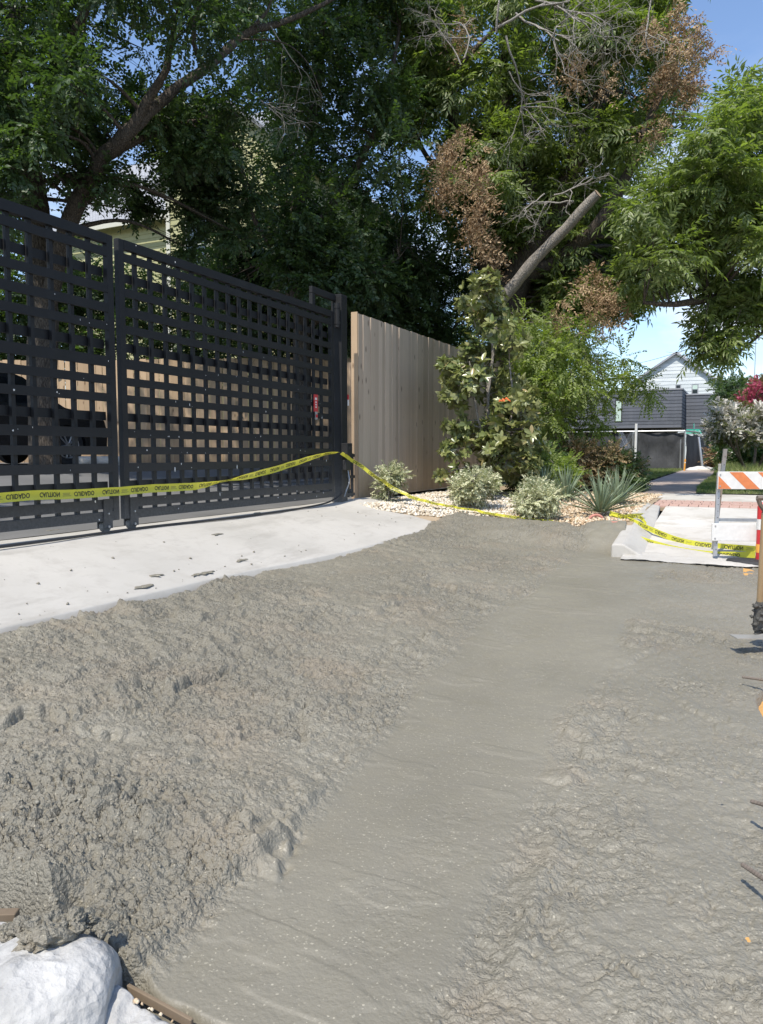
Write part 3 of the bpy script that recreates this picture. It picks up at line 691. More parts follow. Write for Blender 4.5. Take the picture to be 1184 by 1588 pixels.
# lawns
def lawn(name, x0f, x1f, y0, y1, dens, h, mat, seed, label):
    r = np.random.default_rng(seed)
    ys = np.linspace(y0, y1, 40); s_ = np.linspace(0, 1, 14)
    LXX = x0f(ys)[:, None] * (1 - s_) + x1f(ys)[:, None] * s_; LYY = np.repeat(ys[:, None], 14, 1)
    tag(link_obj(name, grid_mesh(name, LXX, LYY, 0.012 + 0.03 * fbm(LXX, LYY, seed, 3), M['lawn_soil'])), kind='structure')
    k = dens; yb = r.uniform(y0, y1, k); ub = r.uniform(0, 1, k); xb = x0f(yb) * (1 - ub) + x1f(yb) * ub
    zb = 0.008 + 0.03 * fbm(xb, yb, seed, 3)
    a_ = r.uniform(0, 6.28, k); w_ = 0.006; hh_ = r.uniform(0.5, 1.2, k) * h; ln = r.normal(0, 0.45, (k, 2)) * hh_[:, None]
    b0 = np.stack([xb - np.cos(a_) * w_, yb - np.sin(a_) * w_, zb], -1); b1 = np.stack([xb + np.cos(a_) * w_, yb + np.sin(a_) * w_, zb], -1)
    tp = np.stack([xb + ln[:, 0], yb + ln[:, 1], zb + hh_], -1)
    V = np.stack([b0, b1, tp], 1).reshape(-1, 3); T = np.arange(3 * k).reshape(-1, 3)
    tag(link_obj('grass', np_mesh('grass', V, T, M[mat])), label, 'grass', kind='stuff')
lawn('lawn', lambda y: np.interp(y, [16, 24, 34], [-4.5, -6, -7.5]), lambda y: np.interp(y, [14, 19, 34], [-1.62, -2.17, -2.4]), 16.2, 34, 42000, 0.07, 'grass_blade', 200, 'short green grass left of the path before the dark fence')
lawn('lawn', lambda y: np.interp(y, [14, 17, 25, 36], [-0.76, -0.9, -0.93, -1.2]), lambda y: 1.7 + 0 * y, 14.12, 36, 60000, 0.06, 'grass_blade', 210, 'short green grass right of the path behind the barricade')
lawn('verge', lambda y: np.interp(y, [22, 36], [-0.6, -1.0]), lambda y: 1.7 + 0 * y, 22, 33, 9000, 0.35, 'tall_grass', 220, 'tall yellowing grass at the foot of the crape myrtles')

# ================================================================== GATE
XG = -5.10
G = thing('driveway_gate', 'tall black steel lattice gate of two leaves on small wheels', 'gate', (XG, 5.2, 0))
def gl(x, y, z): return (x - XG, y - 5.2, z)
bars = [(2.509, 2.59), (2.399, 2.471), (2.092, 2.164), (1.922, 1.999), (1.767, 1.839), (1.452, 1.541), (1.302, 1.374), (1.147, 1.219), (0.834, 0.915), (0.683, 0.756), (0.526, 0.605), (0.206, 0.29), (0.099, 0.18)]
backs = [(2.235, 2.31), (1.612, 1.69), (0.985, 1.06), (0.365, 0.445)]
for y0, y1, side_ in ((1.27, 5.19, -1), (5.255, 9.17, 1)):
    L = y1 - y0 - 0.14; mid = (y0 + y1) / 2
    for z0, z1 in bars:
        thick = 0.055 if z0 in (2.509, 0.099) else 0.022
        box('bar', (thick, L, z1 - z0), gl(XG - (0 if thick > .05 else -0.0135), mid, (z0 + z1) / 2), M['gate_steel'], G)
    for z0, z1 in backs: box('back_bar', (0.022, L, z1 - z0), gl(XG - 0.0475, mid, (z0 + z1) / 2), M['gate_steel'], G)
    for ys in (y0 + 0.035, y1 - 0.035): box('stile', (0.055, 0.07, 2.489), gl(XG, ys, 1.3445), M['gate_steel'], G, bev=0.004)
    n = int(L / 0.2)
    for k in range(n):
        yv = (y1 - 0.035 - 0.2 * (k + 1) - 0.012) if side_ < 0 else (y0 + 0.035 + 0.2 * (k + 1) + 0.0)
        if yv < y0 + 0.12 or yv > y1 - 0.12: continue
        for (za, zb) in ((0.181, 2.508),): box('upright', (0.032, 0.036, zb - za), gl(XG - 0.0165 + 0.003, yv, (za + zb) / 2), M['gate_steel'], G)
# wheel brackets under the meeting stiles
for yb in (5.04, 5.36):
    br = box('wheel_bracket', (0.012, 0.10, 0.26), gl(XG + 0.035, yb, 0.165), M['gate_steel'], G)
    a = Acc(); a.box((0.012, 0.10, 0.11), (-0.075, 0, -0.075)); a.build('bracket_plate', M['gate_steel'], br)
    a = Acc(); a.tube([(-0.062, 0, -0.115), (-0.014, 0, -0.115)], 0.048, 18); a.build('wheel', M['muddy_steel'], br)
    for zb2, rb2 in ((-.115, .012), (0.0, .009)): a = Acc(); a.tube([(0.006, 0, zb2), (0.016, 0, zb2)], rb2, 8); a.build('bolt', M['galvanized'], br)
# gate post with its top bracket, hinge and lock box
POST = thing('gate_post', 'square black steel post at the hinge end of the gate', 'post', (XG, 9.36, 0))
def pl(x, y, z): return (x - XG, y - 9.36, z)
box('post_shaft', (0.16, 0.17, 2.86), pl(XG, 9.37, 1.41), M['gate_steel'], POST, bev=0.006)
box('top_arm', (0.05, 0.62, 0.085), pl(XG - 0.03, 8.972, 2.79), M['gate_steel'], POST, bev=0.004)
box('arm_drop', (0.05, 0.07, 0.22), pl(XG - 0.03, 8.70, 2.635), M['gate_steel'], POST)
a = Acc(); a.tube([pl(XG + 0.062, 9.20, 2.38), pl(XG + 0.062, 9.20, 2.70)], 0.036, 12); a.tube([pl(XG + 0.062, 9.20, 2.42), pl(XG + 0.062, 9.20, 2.45)], 0.042, 12); a.tube([pl(XG + 0.062, 9.20, 2.63), pl(XG + 0.062, 9.20, 2.66)], 0.042, 12)
a.build('hinge', M['gate_steel'], POST)
lb = box('lock_box', (0.10, 0.15, 0.15), pl(XG + 0.13, 9.33, 0.755), M['gate_steel'], POST, bev=0.006)
box('lock_face', (0.006, 0.06, 0.04), (0.053, 0, 0.01), M['car_trim'], lb)
box('box_below', (0.06, 0.15, 0.14), pl(XG + 0.11, 9.36, 0.53), M['car_trim'], POST, bev=0.006)
a = Acc()
cab = catmull([pl(XG + 0.10, 9.42, 0.46), pl(XG + 0.13, 9.40, 0.30), pl(XG + 0.11, 9.35, 0.18), pl(XG + 0.12, 9.28, 0.10)], 5); a.tube(cab, 0.010, 6)
a.build('conduit', M['galvanized'], POST)
# red hasp tag hanging on the gate
TG = thing('lockout_tag', 'red and white tag hanging on the gate near its post', 'tag', tuple(AX(490, 625, XG + 0.045)))
box('tag_plate', (0.006, 0.10, 0.22), (0, 0, 0), M['red_paint'], TG); box('tag_label', (0.002, 0.05, 0.03), (0.0045, 0, 0.055), M['white_paint'], TG)
for k in range(3): box('tag_mark', (0.002, 0.034, 0.018), (0.0045, 0, 0.012 - k * 0.032), M['white_paint'], TG)
box('tag_clip', (0.012, 0.05, 0.10), (0.002, 0.005, -0.16), M['galvanized'], TG); box('tag_button', (0.008, 0.04, 0.04), (0.009, 0.005, -0.165), M['red_paint'], TG)
PG = thing('control_sticker', 'small red and white device on the far side of the gate post', 'device', tuple(AX(536, 620, XG + 0.03)))
PG.location.y = 9.475; box('device_body', (0.05, 0.03, 0.07), (0.03, 0, 0.035), M['red_paint'], PG); box('device_cover', (0.05, 0.032, 0.08), (0.03, 0, -0.041), M['white_paint'], PG)
# splatters of slurry on the gate
a = Acc()
for k in range(150):
    y0 = random.uniform(1.6, 9.0); z0 = random.choice(bars); zc = random.uniform(z0[0] + 0.01, z0[1] - 0.01)
    if zc > 1.9 and random.random() < 0.7: continue
    r_ = random.uniform(0.0025, 0.009); h_ = r_ * random.choice((1, 1, 1.4, 3.2)); n = 6
    xs = XG + (0.0295 if z0[0] in (2.509, 0.099) else 0.0265)
    ring = [(xs, y0 + r_ * math.cos(t_) * random.uniform(.7, 1.2), zc + h_ * math.sin(t_) * random.uniform(.7, 1.2)) for t_ in np.linspace(0, 6.28, n, endpoint=False)]
    ring = [gl(*p) for p in ring]; c = gl(xs + 0.003, y0, zc)
    a.add(ring + [c], [(i, (i + 1) % n, n) for i in range(n)])
tag(a.build('slurry_spots', M['white_paint'], G), kind='stuff')
# closing panel between post and timber fence
SP = thing('steel_infill', 'narrow black slatted infill between gate post and timber fence', 'panel', (XG, 9.62, 0))
for yv in (9.50, 9.62, 9.74): box('upright', (0.03, 0.035, 0.62), (0, yv - 9.62, 0.38), M['gate_steel'], SP)
for zv in (0.11, 0.36, 0.66): box('rail', (0.02, 0.27, 0.04), (0.027, 0, zv), M['gate_steel'], SP)
# cable lying below the gate
CB = Acc(); CB.tube(catmull([(-4.93, 1.5, 0.012), (-4.93, 3.9, 0.012), (-5.0, 5.4, 0.012), (-4.93, 6.6, 0.010), (-4.95, 7.8, 0.012), (-5.0, 8.7, 0.03), (-5.06, 9.15, 0.07), (-5.0, 9.26, 0.15)], 8), 0.012, 6)
tag(CB.build('cable', M['cable_black'], smooth=True), 'black cable lying along the ground under the gate', 'cable')

# ================================================================== TIMBER FENCES
def vboard(name, h, w, th, mat, seed):
    """a dog-eared board with a little wear at its top"""
    r = random.Random(seed); d = 0.006
    return poly_mesh(name, [(-w / 2, -th / 2, 0), (w / 2, -th / 2, 0), (w / 2, th / 2, 0), (-w / 2, th / 2, 0),
        (-w / 2, -th / 2, h - d * r.random()), (w / 2, -th / 2, h - d * r.random()), (w / 2, th / 2, h - d * r.random()), (-w / 2, th / 2, h - d * r.random())], BOXF, mat)
bm_ = [vboard('board', 2.66, 0.138, 0.016, M['weathered_cedar'], k) for k in range(6)]
TF = thing('timber_fence', 'weathered vertical board fence running back from the gate post', 'fence', (-5.1, 9.94, 0.03))
y = 0.07; k = 0
while y < 8.4:
    o = link_obj('board', bm_[k % 6], None, TF, (random.uniform(-.003, .003) + (0.005 if k % 2 else 0.0), y, random.uniform(-.004, .004) + 0.006 * y)); o.rotation_euler = (random.uniform(-.002, .002), 0, math.pi / 2 + random.uniform(-.02, .02)); k += 1
    y += 0.127
box('end_board', (0.10, 0.022, 2.68), (-0.052, -0.014, 1.34), M['fresh_pine'], TF)
for zr in (0.3, 1.3, 2.35): box('fence_rail', (0.04, 8.4, 0.09), (-0.042, 4.2, zr), M['fresh_pine'], TF)
# its return, inside the yard
pA, pB = AD(545, 556, 17.0), AD(-160, 556, 17.6)
dirv = (pB - pA)[:2]; Lf = float(np.linalg.norm(dirv)); dirv /= Lf; ang = math.atan2(dirv[1], dirv[0])
YF = thing('yard_fence', 'warm new timber fence closing the yard behind the gate', 'fence', (pA[0], pA[1], 0.44), ang)
b2 = [vboard('board', 2.36, 0.138, 0.016, M['fresh_pine'], k) for k in range(5)]
y = 0.07; k = 0
while y < Lf:
    o = link_obj('board', b2[k % 5], None, YF, (y, random.uniform(-.004, .004), random.uniform(-.012, .012))); o.rotation_euler = (0, random.uniform(-.003, .003), random.uniform(-.03, .03)); y += 0.145; k += 1
# the bit seen between post and fence: one wide pine board standing nearer
SB = thing('pine_screen', 'pale pine boards standing between gate post and grey fence', 'fence', tuple(AD(547, 560, 12.6) * np.array([1, 1, 0]) + np.array([0, 0, 0.1])), HEAD)
for k in range(3): link_obj('board', vboard('board', 2.08, 0.138, 0.016, M['fresh_pine'], 40 + k), None, SB, (-0.14 + k * 0.142, 0, 0))

# ================================================================== CAR IN THE YARD
hv = 0.5 * _R[:2] + 0.866 * np.array([-math.sin(HEAD), math.cos(HEAD)]); cang = math.atan2(hv[1], hv[0])
wpos = AD(103, 690, 14.8); side_n = np.array([math.sin(cang), -math.cos(cang)])     # its side toward us
org = wpos[:2] - side_n * 0.86
CAR = thing('parked_car', 'dark sport utility car parked in the yard behind the gate', 'car', (org[0], org[1], 0.475), cang)   # x forward, -y toward us
prof = [(-3.7, 0.32), (-3.75, 0.75), (-3.68, 1.05), (-3.45, 1.55), (-3.2, 1.68), (-2.2, 1.74), (-1.2, 1.70), (-0.85, 1.60), (-0.35, 1.25), (-0.05, 1.08), (0.62, 0.98), (0.86, 0.86), (0.93, 0.60), (0.90, 0.30)]
def arch(cx, r=0.40):
    return [(cx + r * math.cos(t_), 0.36 + r * math.sin(t_)) for t_ in np.linspace(-0.16, math.pi + 0.16, 9)]
out = [p for p in prof] + [(0.5, 0.26)] + arch(0.0) + [(-1.2, 0.24)] + arch(-2.75) + [(-3.3, 0.28)]
ny_ = [(-0.93, 0.86), (-0.955, 1.0), (0.955, 1.0), (0.93, 0.86)]
V = []; n = len(out)
for yv in (-0.93, 0.93):
    for (x, z) in out: V.append((x, yv * (1 - 0.16 * max(0, z - 1.05) / 0.7), z))
Fc = [tuple(range(n)), tuple(range(2 * n - 1, n - 1, -1))] + [(i, i + n, (i + 1) % n + n, (i + 1) % n) for i in range(n)]
link_obj('body', poly_mesh('body', V, Fc, M['car_paint']), None, CAR)
def side_panel(name, poly, off, mat):
    V = []
    for k_ in (0, 1):
        for (x, z) in poly: V.append((x, -(0.93 * (1 - 0.16 * max(0, z - 1.05) / 0.7) + off - 0.01 * k_), z))
    m_ = len(poly); link_obj(name, poly_mesh(name, V, [tuple(range(m_))[::-1], tuple(range(m_, 2 * m_))] + [(i, (i + 1) % m_, (i + 1) % m_ + m_, i + m_) for i in range(m_)], mat), None, CAR)
side_panel('window', [(-0.62, 1.14), (-1.05, 1.56), (-1.72, 1.60), (-1.72, 1.12)], 0.006, M['car_glass'])
side_panel('window', [(-1.80, 1.12), (-1.80, 1.60), (-2.62, 1.60), (-2.62, 1.12)], 0.006, M['car_glass'])
side_panel('window', [(-2.70, 1.12), (-2.70, 1.59), (-3.2, 1.55), (-3.4, 1.2)], 0.006, M['car_glass'])
side_panel('door', [(-0.55, 0.42), (-0.60, 1.08), (-1.74, 1.07), (-1.74, 0.40)], 0.004, M['car_paint'])
side_panel('door', [(-1.78, 0.40), (-1.78, 1.07), (-2.62, 1.07), (-2.35, 0.62), (-2.35, 0.40)], 0.004, M['car_paint'])
box('door_handle', (0.16, 0.03, 0.025), (-1.6, -0.955, 0.95), M['car_trim'], CAR); box('door_handle', (0.16, 0.03, 0.025), (-2.45, -0.955, 0.95), M['car_trim'], CAR)
link_obj('windscreen', poly_mesh('windscreen', [(-0.33, -0.80, 1.262), (-0.33, 0.80, 1.262), (-0.84, 0.70, 1.615), (-0.84, -0.70, 1.615)], [(0, 1, 2, 3)], M['car_glass']), None, CAR)
box('headlight', (0.16, 0.34, 0.11), (0.83, -0.68, 0.80), M['lamp_glass'], CAR); box('headlight', (0.16, 0.34, 0.11), (0.83, 0.68, 0.80), M['lamp_glass'], CAR)
box('mirror', (0.14, 0.20, 0.13), (-0.62, -1.03, 1.16), M['car_trim'], CAR, bev=0.02)
for cxw in (0.0, -2.75):
    for sgn in (-1, 1):
        a = Acc(); a.tube([(cxw, sgn * 0.72, 0.36), (cxw, sgn * 0.90, 0.36)], 0.36, 28); w_ = a.build('wheel', M['black_rubber'], CAR, smooth=False)
        a = Acc()
        for k in range(10):
            t_ = k * 2 * math.pi / 10; p0 = np.array([cxw + 0.03 * math.cos(t_), sgn * 0.915, 0.36 + 0.03 * math.sin(t_)]); p1 = np.array([cxw + 0.235 * math.cos(t_ + (0.12 if k % 2 else -0.12)), sgn * 0.915, 0.36 + 0.235 * math.sin(t_ + (0.12 if k % 2 else -0.12))]); a.tube([p0, p1], 0.017, 5)
        ring = [(cxw + 0.24 * math.cos(t_), sgn * 0.91, 0.36 + 0.24 * math.sin(t_)) for t_ in np.linspace(0, 2 * math.pi, 29)]; a.tube(ring, 0.016, 5, cap=False)
        a.tube([(cxw, sgn * 0.90, 0.36), (cxw, sgn * 0.93, 0.36)], 0.05, 10); a.build('rim', M['alloy'], w_)
pb = AD(156, 713, 14.2)
a = Acc(); V, T = tube([(-0.45, 0, 0.06), (-0.40, 0, 0.08), (0.40, 0, 0.08), (0.45, 0, 0.06)], [0.04, 0.085, 0.085, 0.04], 10); a.add(V.tolist(), T.tolist())
o = a.build('wheel_stop', M['white_slurry'], smooth=True, loc=(pb[0], pb[1], 0.47)); o.rotation_euler[2] = HEAD; tag(o, 'pale concrete wheel stop on the yard paving beside the car', 'wheel stop')

# ================================================================== YELLOW HOUSE
HS = thing('yellow_house', 'old pale yellow clapboard house with grey roof behind the trees', 'house', (0, 0, 0))
YH = 20.5
c0 = AY(262, 345, YH); xr_ = AY(470, 345, YH)[0]; xl_ = AY(95, 345, YH + 1.6)[0]; ztop = AY(262, 285, YH)[2]; zea = AY(200, 345, YH + 1.6)[2]
def clap(name, x0f, x1f, y, z0, z1, pitch, mat, parent, skip=None):
    z = z0
    while z < z1:
        x0, x1 = x0f(z), x1f(z)
        if x1 - x0 > 0.15:
            segs = [(x0, x1)]
            if skip:
                for (sx0, sx1, sz0, sz1) in skip:
                    if z + pitch * 0.5 > sz0 and z + pitch * 0.5 < sz1:
                        ns = []
                        for (p, q) in segs:
                            if sx0 > p: ns.append((p, min(q, sx0)))
                            if sx1 < q: ns.append((max(p, sx1), q))
                        segs = [s_ for s_ in ns if s_[1] - s_[0] > 0.05]
            for (p, q) in segs:
                V = [(p, y + 0.0, z), (q, y, z), (q, y - 0.025, z), (p, y - 0.025, z), (p, y + 0.0, z + pitch * 1.05), (q, y, z + pitch * 1.05), (q, y - 0.006, z + pitch * 1.05), (p, y - 0.006, z + pitch * 1.05)]
                V = [V[3], V[2], V[1], V[0], V[7], V[6], V[5], V[4]]
                link_obj('plank', poly_mesh('plank', V, BOXF, mat), None, parent)
        z += pitch
wx0, wz0 = AY(290, 400, YH)[0], AY(290, 420, YH)[2]; wx1, wz1 = AY(324, 400, YH)[0], AY(290, 342, YH)[2]
apex_x = (c0[0] + xr_) / 2; apex_z = ztop + 1.9
clap('plank', lambda z: c0[0] if z < ztop else c0[0] + (z - ztop) * (apex_x - c0[0]) / (apex_z - ztop), lambda z: xr_ if z < ztop else xr_ - (z - ztop) * (xr_ - apex_x) / (apex_z - ztop), YH, 3.4, apex_z, 0.165, M['plank_yellow'], HS, [(wx0 - .08, wx1 + .08, wz0 - .1, wz1 + .1)])
W = xr_ - c0[0]
link_obj('wall', poly_mesh('wall', [(c0[0], YH + 0.01, 0.3), (xr_, YH + 0.01, 0.3), (xr_, YH + 0.01, ztop), (apex_x, YH + .01, apex_z), (c0[0], YH + 0.01, ztop), (c0[0], YH + 8, 0.3), (xr_, YH + 8, 0.3), (xr_, YH + 8, ztop), (apex_x, YH + 8, apex_z), (c0[0], YH + 8, ztop)],
    [(0, 1, 2, 3, 4), (9, 8, 7, 6, 5), (1, 6, 7, 2), (5, 0, 4, 9)], M['plank_yellow']), None, HS)
box('corner_board', (0.16, 0.05, ztop - 0.3), (c0[0] - 0.0, YH - 0.035, 0.3 + (ztop - 0.3) / 2), M['yellow_trim'], HS)
wf = box('window', (wx1 - wx0 + 0.16, 0.06, wz1 - wz0 + 0.2), ((wx0 + wx1) / 2, YH - 0.02, (wz0 + wz1) / 2), M['yellow_trim'], HS)
box('pane', (wx1 - wx0 - 0.08, 0.03, (wz1 - wz0) / 2 - 0.06), (0, -0.03, (wz1 - wz0) / 4), M['window_glass'], wf); box('pane', (wx1 - wx0 - 0.08, 0.03, (wz1 - wz0) / 2 - 0.06), (0, -0.03, -(wz1 - wz0) / 4), M['window_glass'], wf)
clap('plank', lambda z: xl_, lambda z: c0[0] - 0.1, YH + 1.6, 3.0, zea - 0.05, 0.165, M['plank_yellow'], HS)
link_obj('wall', poly_mesh('wall', [(xl_, YH + 1.61, 0.3), (c0[0], YH + 1.61, 0.3), (c0[0], YH + 1.61, zea), (xl_, YH + 1.61, zea)], [(0, 1, 2, 3)], M['plank_yellow']), None, HS)
def thick_quad(name, q, th, mat, parent):
    q = [np.array(p, float) for p in q]; nrm = np.cross(q[1] - q[0], q[2] - q[0]); nrm /= np.linalg.norm(nrm)
    V = [p for p in q] + [p - nrm * th for p in q]
    return link_obj(name, poly_mesh(name, V, [(0, 1, 2, 3), (7, 6, 5, 4), (4, 5, 1, 0), (5, 6, 2, 1), (6, 7, 3, 2), (7, 4, 0, 3)], mat), None, parent)
thick_quad('roof', [(xl_ - .4, YH + 1.1, zea - 0.05), (c0[0] - 0.02, YH + 1.1, zea - 0.05), (c0[0] - 0.02, YH + 5.6, zea + 3.9), (xl_ - .4, YH + 5.6, zea + 3.9)], 0.1, M['roof_shingle'], HS)
box('fascia', (c0[0] - xl_ + .35, 0.04, 0.17), ((c0[0] + xl_) / 2 - .2, YH + 1.07, zea - 0.18), M['yellow_trim'], HS)
for s_, xe_ in ((1, c0[0] - 0.35), (-1, xr_ + 0.35)):
    ze_ = ztop - 0.28
    q = [(xe_, YH - 0.35, ze_), (apex_x, YH - 0.35, apex_z + 0.12), (apex_x, YH + 8.2, apex_z + 0.12), (xe_, YH + 8.2, ze_)]
    thick_quad('roof', q if s_ < 0 else [q[0], q[3], q[2], q[1]], 0.1, M['roof_shingle'], HS)
u0 = AY(235, 255, YH + 4); u1 = AY(330, 255, YH + 4)
thick_quad('roof', [(u0[0], YH + 4, u0[2] - 0.2), (u1[0] + 2, YH + 4, u0[2] - 0.2), (u1[0] + 2, YH + 7, u0[2] + 2.6), (u0[0], YH + 7, u0[2] + 2.6)], 0.1, M['roof_shingle'], HS)

# ================================================================== FAR HOUSES
CH = thing('charcoal_house', 'modern house of dark charcoal planks with two jutting upper boxes', 'house', (0, 0, 0))
YC = 42.0
def cbox(pxl, pxr, pyt, pyb, y, depth, rows, skip=None):
    a_, b_ = AY(pxl, pyb, y), AY(pxr, pyt, y); x0, x1, z0, z1 = a_[0], b_[0], AY(pxr, pyb, y)[2], b_[2]
    box('wall', (x1 - x0 - 0.02, depth, z1 - z0 - 0.02), ((x0 + x1) / 2, y + depth / 2 + 0.03, (z0 + z1) / 2), M['plank_charcoal'], CH)
    p = (z1 - z0) / rows
    for k in range(rows):
        segs = [(x0, x1)]
        if skip and skip[2] < z0 + (k + .5) * p < skip[3]: segs = [(x0, skip[0]), (skip[1], x1)]
        for (s0, s1) in segs: box('plank', (s1 - s0, 0.03, p - 0.022), ((s0 + s1) / 2, y, z0 + (k + .5) * p), M['plank_charcoal'], CH)
        box('plank', (0.03, depth, p - 0.022), (x1 + 0.016, y + depth / 2, z0 + (k + .5) * p), M['plank_charcoal'], CH)
    box('coping', (x1 - x0 + 0.12, depth + 0.1, 0.07), ((x0 + x1) / 2, y + depth / 2, z1 + 0.037), M['grey_roof_edge'], CH)
    return x0, x1, z0, z1
gw = AY(954, 655, YC), AY(966, 620, YC)
x0, x1, z0, z1 = cbox(700, 1058, 604, 663, YC, 8, 11, (gw[0][0], gw[1][0], gw[0][2], gw[1][2]))
wf = box('window', (gw[1][0] - gw[0][0], 0.05, gw[1][2] - gw[0][2]), ((gw[0][0] + gw[1][0]) / 2, YC + 0.0, (gw[0][2] + gw[1][2]) / 2), M['car_trim'], CH)
box('pane', (gw[1][0] - gw[0][0] - 0.1, 0.02, gw[1][2] - gw[0][2] - 0.1), (0, -0.03, 0), M['pale_window'], wf)
cbox(1062, 1103, 612, 667, YC + 2.2, 8, 10)
box('lower_wall', (x1 - x0 - 1.5, 7, z0 + 0.2), ((x0 + x1) / 2, YC + 4.5, (z0 - 0.2) / 2), M['car_trim'], CH)

WH = thing('white_gabled_house', 'tall white clapboard house with a steep gable and small windows', 'house', (0, 0, 0))
YW = 56.0
pk, er, el = AY(1050, 547, YW), AY(1119, 592, YW), AY(981, 592, YW); zb = AY(1050, 690, YW)[2]
w1a, w1b = AY(1073, 611, YW), AY(1084, 596, YW); w2a, w2b = AY(1048, 603, YW), AY(1057, 597, YW)
clap('plank', lambda z: el[0] if z < er[2] else el[0] + (z - er[2]) / (pk[2] - er[2]) * (pk[0] - el[0]), lambda z: er[0] if z < er[2] else er[0] - (z - er[2]) / (pk[2] - er[2]) * (er[0] - pk[0]), YW, zb, pk[2], 0.24, M['plank_white'], WH, [(w1a[0], w1b[0], w1a[2], w1b[2]), (w2a[0], w2b[0], w2a[2], w2b[2])])
link_obj('wall', poly_mesh('wall', [(el[0], YW + .01, -0.1), (er[0], YW + .01, -0.1), (er[0], YW + .01, er[2]), (pk[0], YW + .01, pk[2]), (el[0], YW + .01, er[2]), (er[0], YW + 10, -0.1), (er[0], YW + 10, er[2]), (el[0], YW + 10, -0.1), (el[0], YW + 10, er[2])], [(0, 1, 2, 3, 4), (1, 5, 6, 2), (7, 0, 4, 8)], M['plank_white']), None, WH)
for s_, e_ in ((1, er), (-1, el)):
    q = [(e_[0] + s_ * 0.3, YW - 0.3, e_[2] - 0.2), (e_[0] + s_ * 0.3, YW + 10, e_[2] - 0.2), (pk[0], YW + 10, pk[2] + 0.06), (pk[0], YW - 0.3, pk[2] + 0.06)]
    thick_quad('roof', q if s_ > 0 else q[::-1], 0.12, M['grey_roof_edge'], WH)
for (a_, b_) in ((w1a, w1b), (w2a, w2b)):
    wf = box('window', (b_[0] - a_[0], 0.06, b_[2] - a_[2]), ((a_[0] + b_[0]) / 2, YW - 0.01, (a_[2] + b_[2]) / 2), M['grey_roof_edge'], WH)
    box('pane', (b_[0] - a_[0] - 0.12, 0.03, (b_[2] - a_[2]) * 0.42), (0, -0.03, (b_[2] - a_[2]) * 0.22), M['pale_window'] if a_ is w1a else M['window_glass'], wf)
    box('pane', (b_[0] - a_[0] - 0.12, 0.03, (b_[2] - a_[2]) * 0.36), (0, -0.03, -(b_[2] - a_[2]) * 0.24), M['window_glass'], wf)

# ================================================================== SCREENED SITE FENCE
SF = thing('site_fence', 'chain link construction fence hung with dark privacy cloth', 'fence', (0, 0, 0))
YS = 34.0
cr_, mm, ml = AY(1063, 668, YS), AY(955, 668, YS), AY(775, 668, YS + 1.0)
def cloth(p0, p1, z0, z1, seed, sag=0.03):
    n = 26; s_ = np.linspace(0, 1, n); h_ = np.linspace(0, 1, 12); S_, H_ = np.meshgrid(s_, h_)
    d = np.array([p1[0] - p0[0], p1[1] - p0[1]]); nn = np.array([-d[1], d[0]]) / np.linalg.norm(d)
    off = (0.16 if seed != 303 else 0.04) * fbm(S_ * 5 + seed, H_ * 2, seed, 3)
    X_ = p0[0] + d[0] * S_ + nn[0] * off; Y_ = p0[1] + d[1] * S_ + nn[1] * off
    Z_ = z0 + (z1 - z0 - sag * 1.2 * np.sin(S_ * math.pi * 3) ** 2) * H_
    return link_obj('screen_cloth', grid_mesh('screen_cloth', X_, Y_, Z_, M['screen_cloth']), None, SF)
zt = cr_[2]
cloth((mm[0], YS), (cr_[0], YS), 0.0, zt - 0.06, 301); cloth((ml[0], YS + 1), (mm[0] - .05, YS + .1), -0.05, zt - 0.12, 302, 0.09)
rr_ = AY(1108, 676, YS + 6.5); cloth((cr_[0] + .05, YS), (rr_[0], YS + 6.5), 0.0, zt - 0.12, 303, 0.05)
def pipe(name, p, q, r_=0.03, mat='galvanized', parent=SF):
    a = Acc(); a.tube([p, q], r_, 8); return a.build(name, M[mat], parent)
pipe('top_rail', (ml[0], YS + .95, zt), (mm[0], YS - .06, zt)); pipe('top_rail', (mm[0], YS - .08, zt), (cr_[0], YS - .08, zt)); pipe('top_rail', (cr_[0], YS - .05, zt), (rr_[0], YS + 6.4, zt))
for px in (983, 1063): q = AY(px, 668, YS); pipe('fence_post', (q[0], YS - .09, 0), (q[0], YS - .09, zt))
q = AY(990, 658, YS + .4); pipe('tall_post', (q[0], YS - .15, 0), (q[0], YS - .15, AY(990, 657, YS)[2]), 0.055, 'white_paint')
q0, q1 = AY(1085, 678, YS + 1), AY(1092, 724, YS + 1); pipe('leaning_brace', (q0[0], YS + .6, q0[2]), (q1[0], YS + .2, 0.0), 0.045)
q = AY(1057, 700, YS); pipe('fence_post', (q[0] - .02, YS - .12, 0), (q[0] - .02, YS - .12, zt - .35), 0.025)
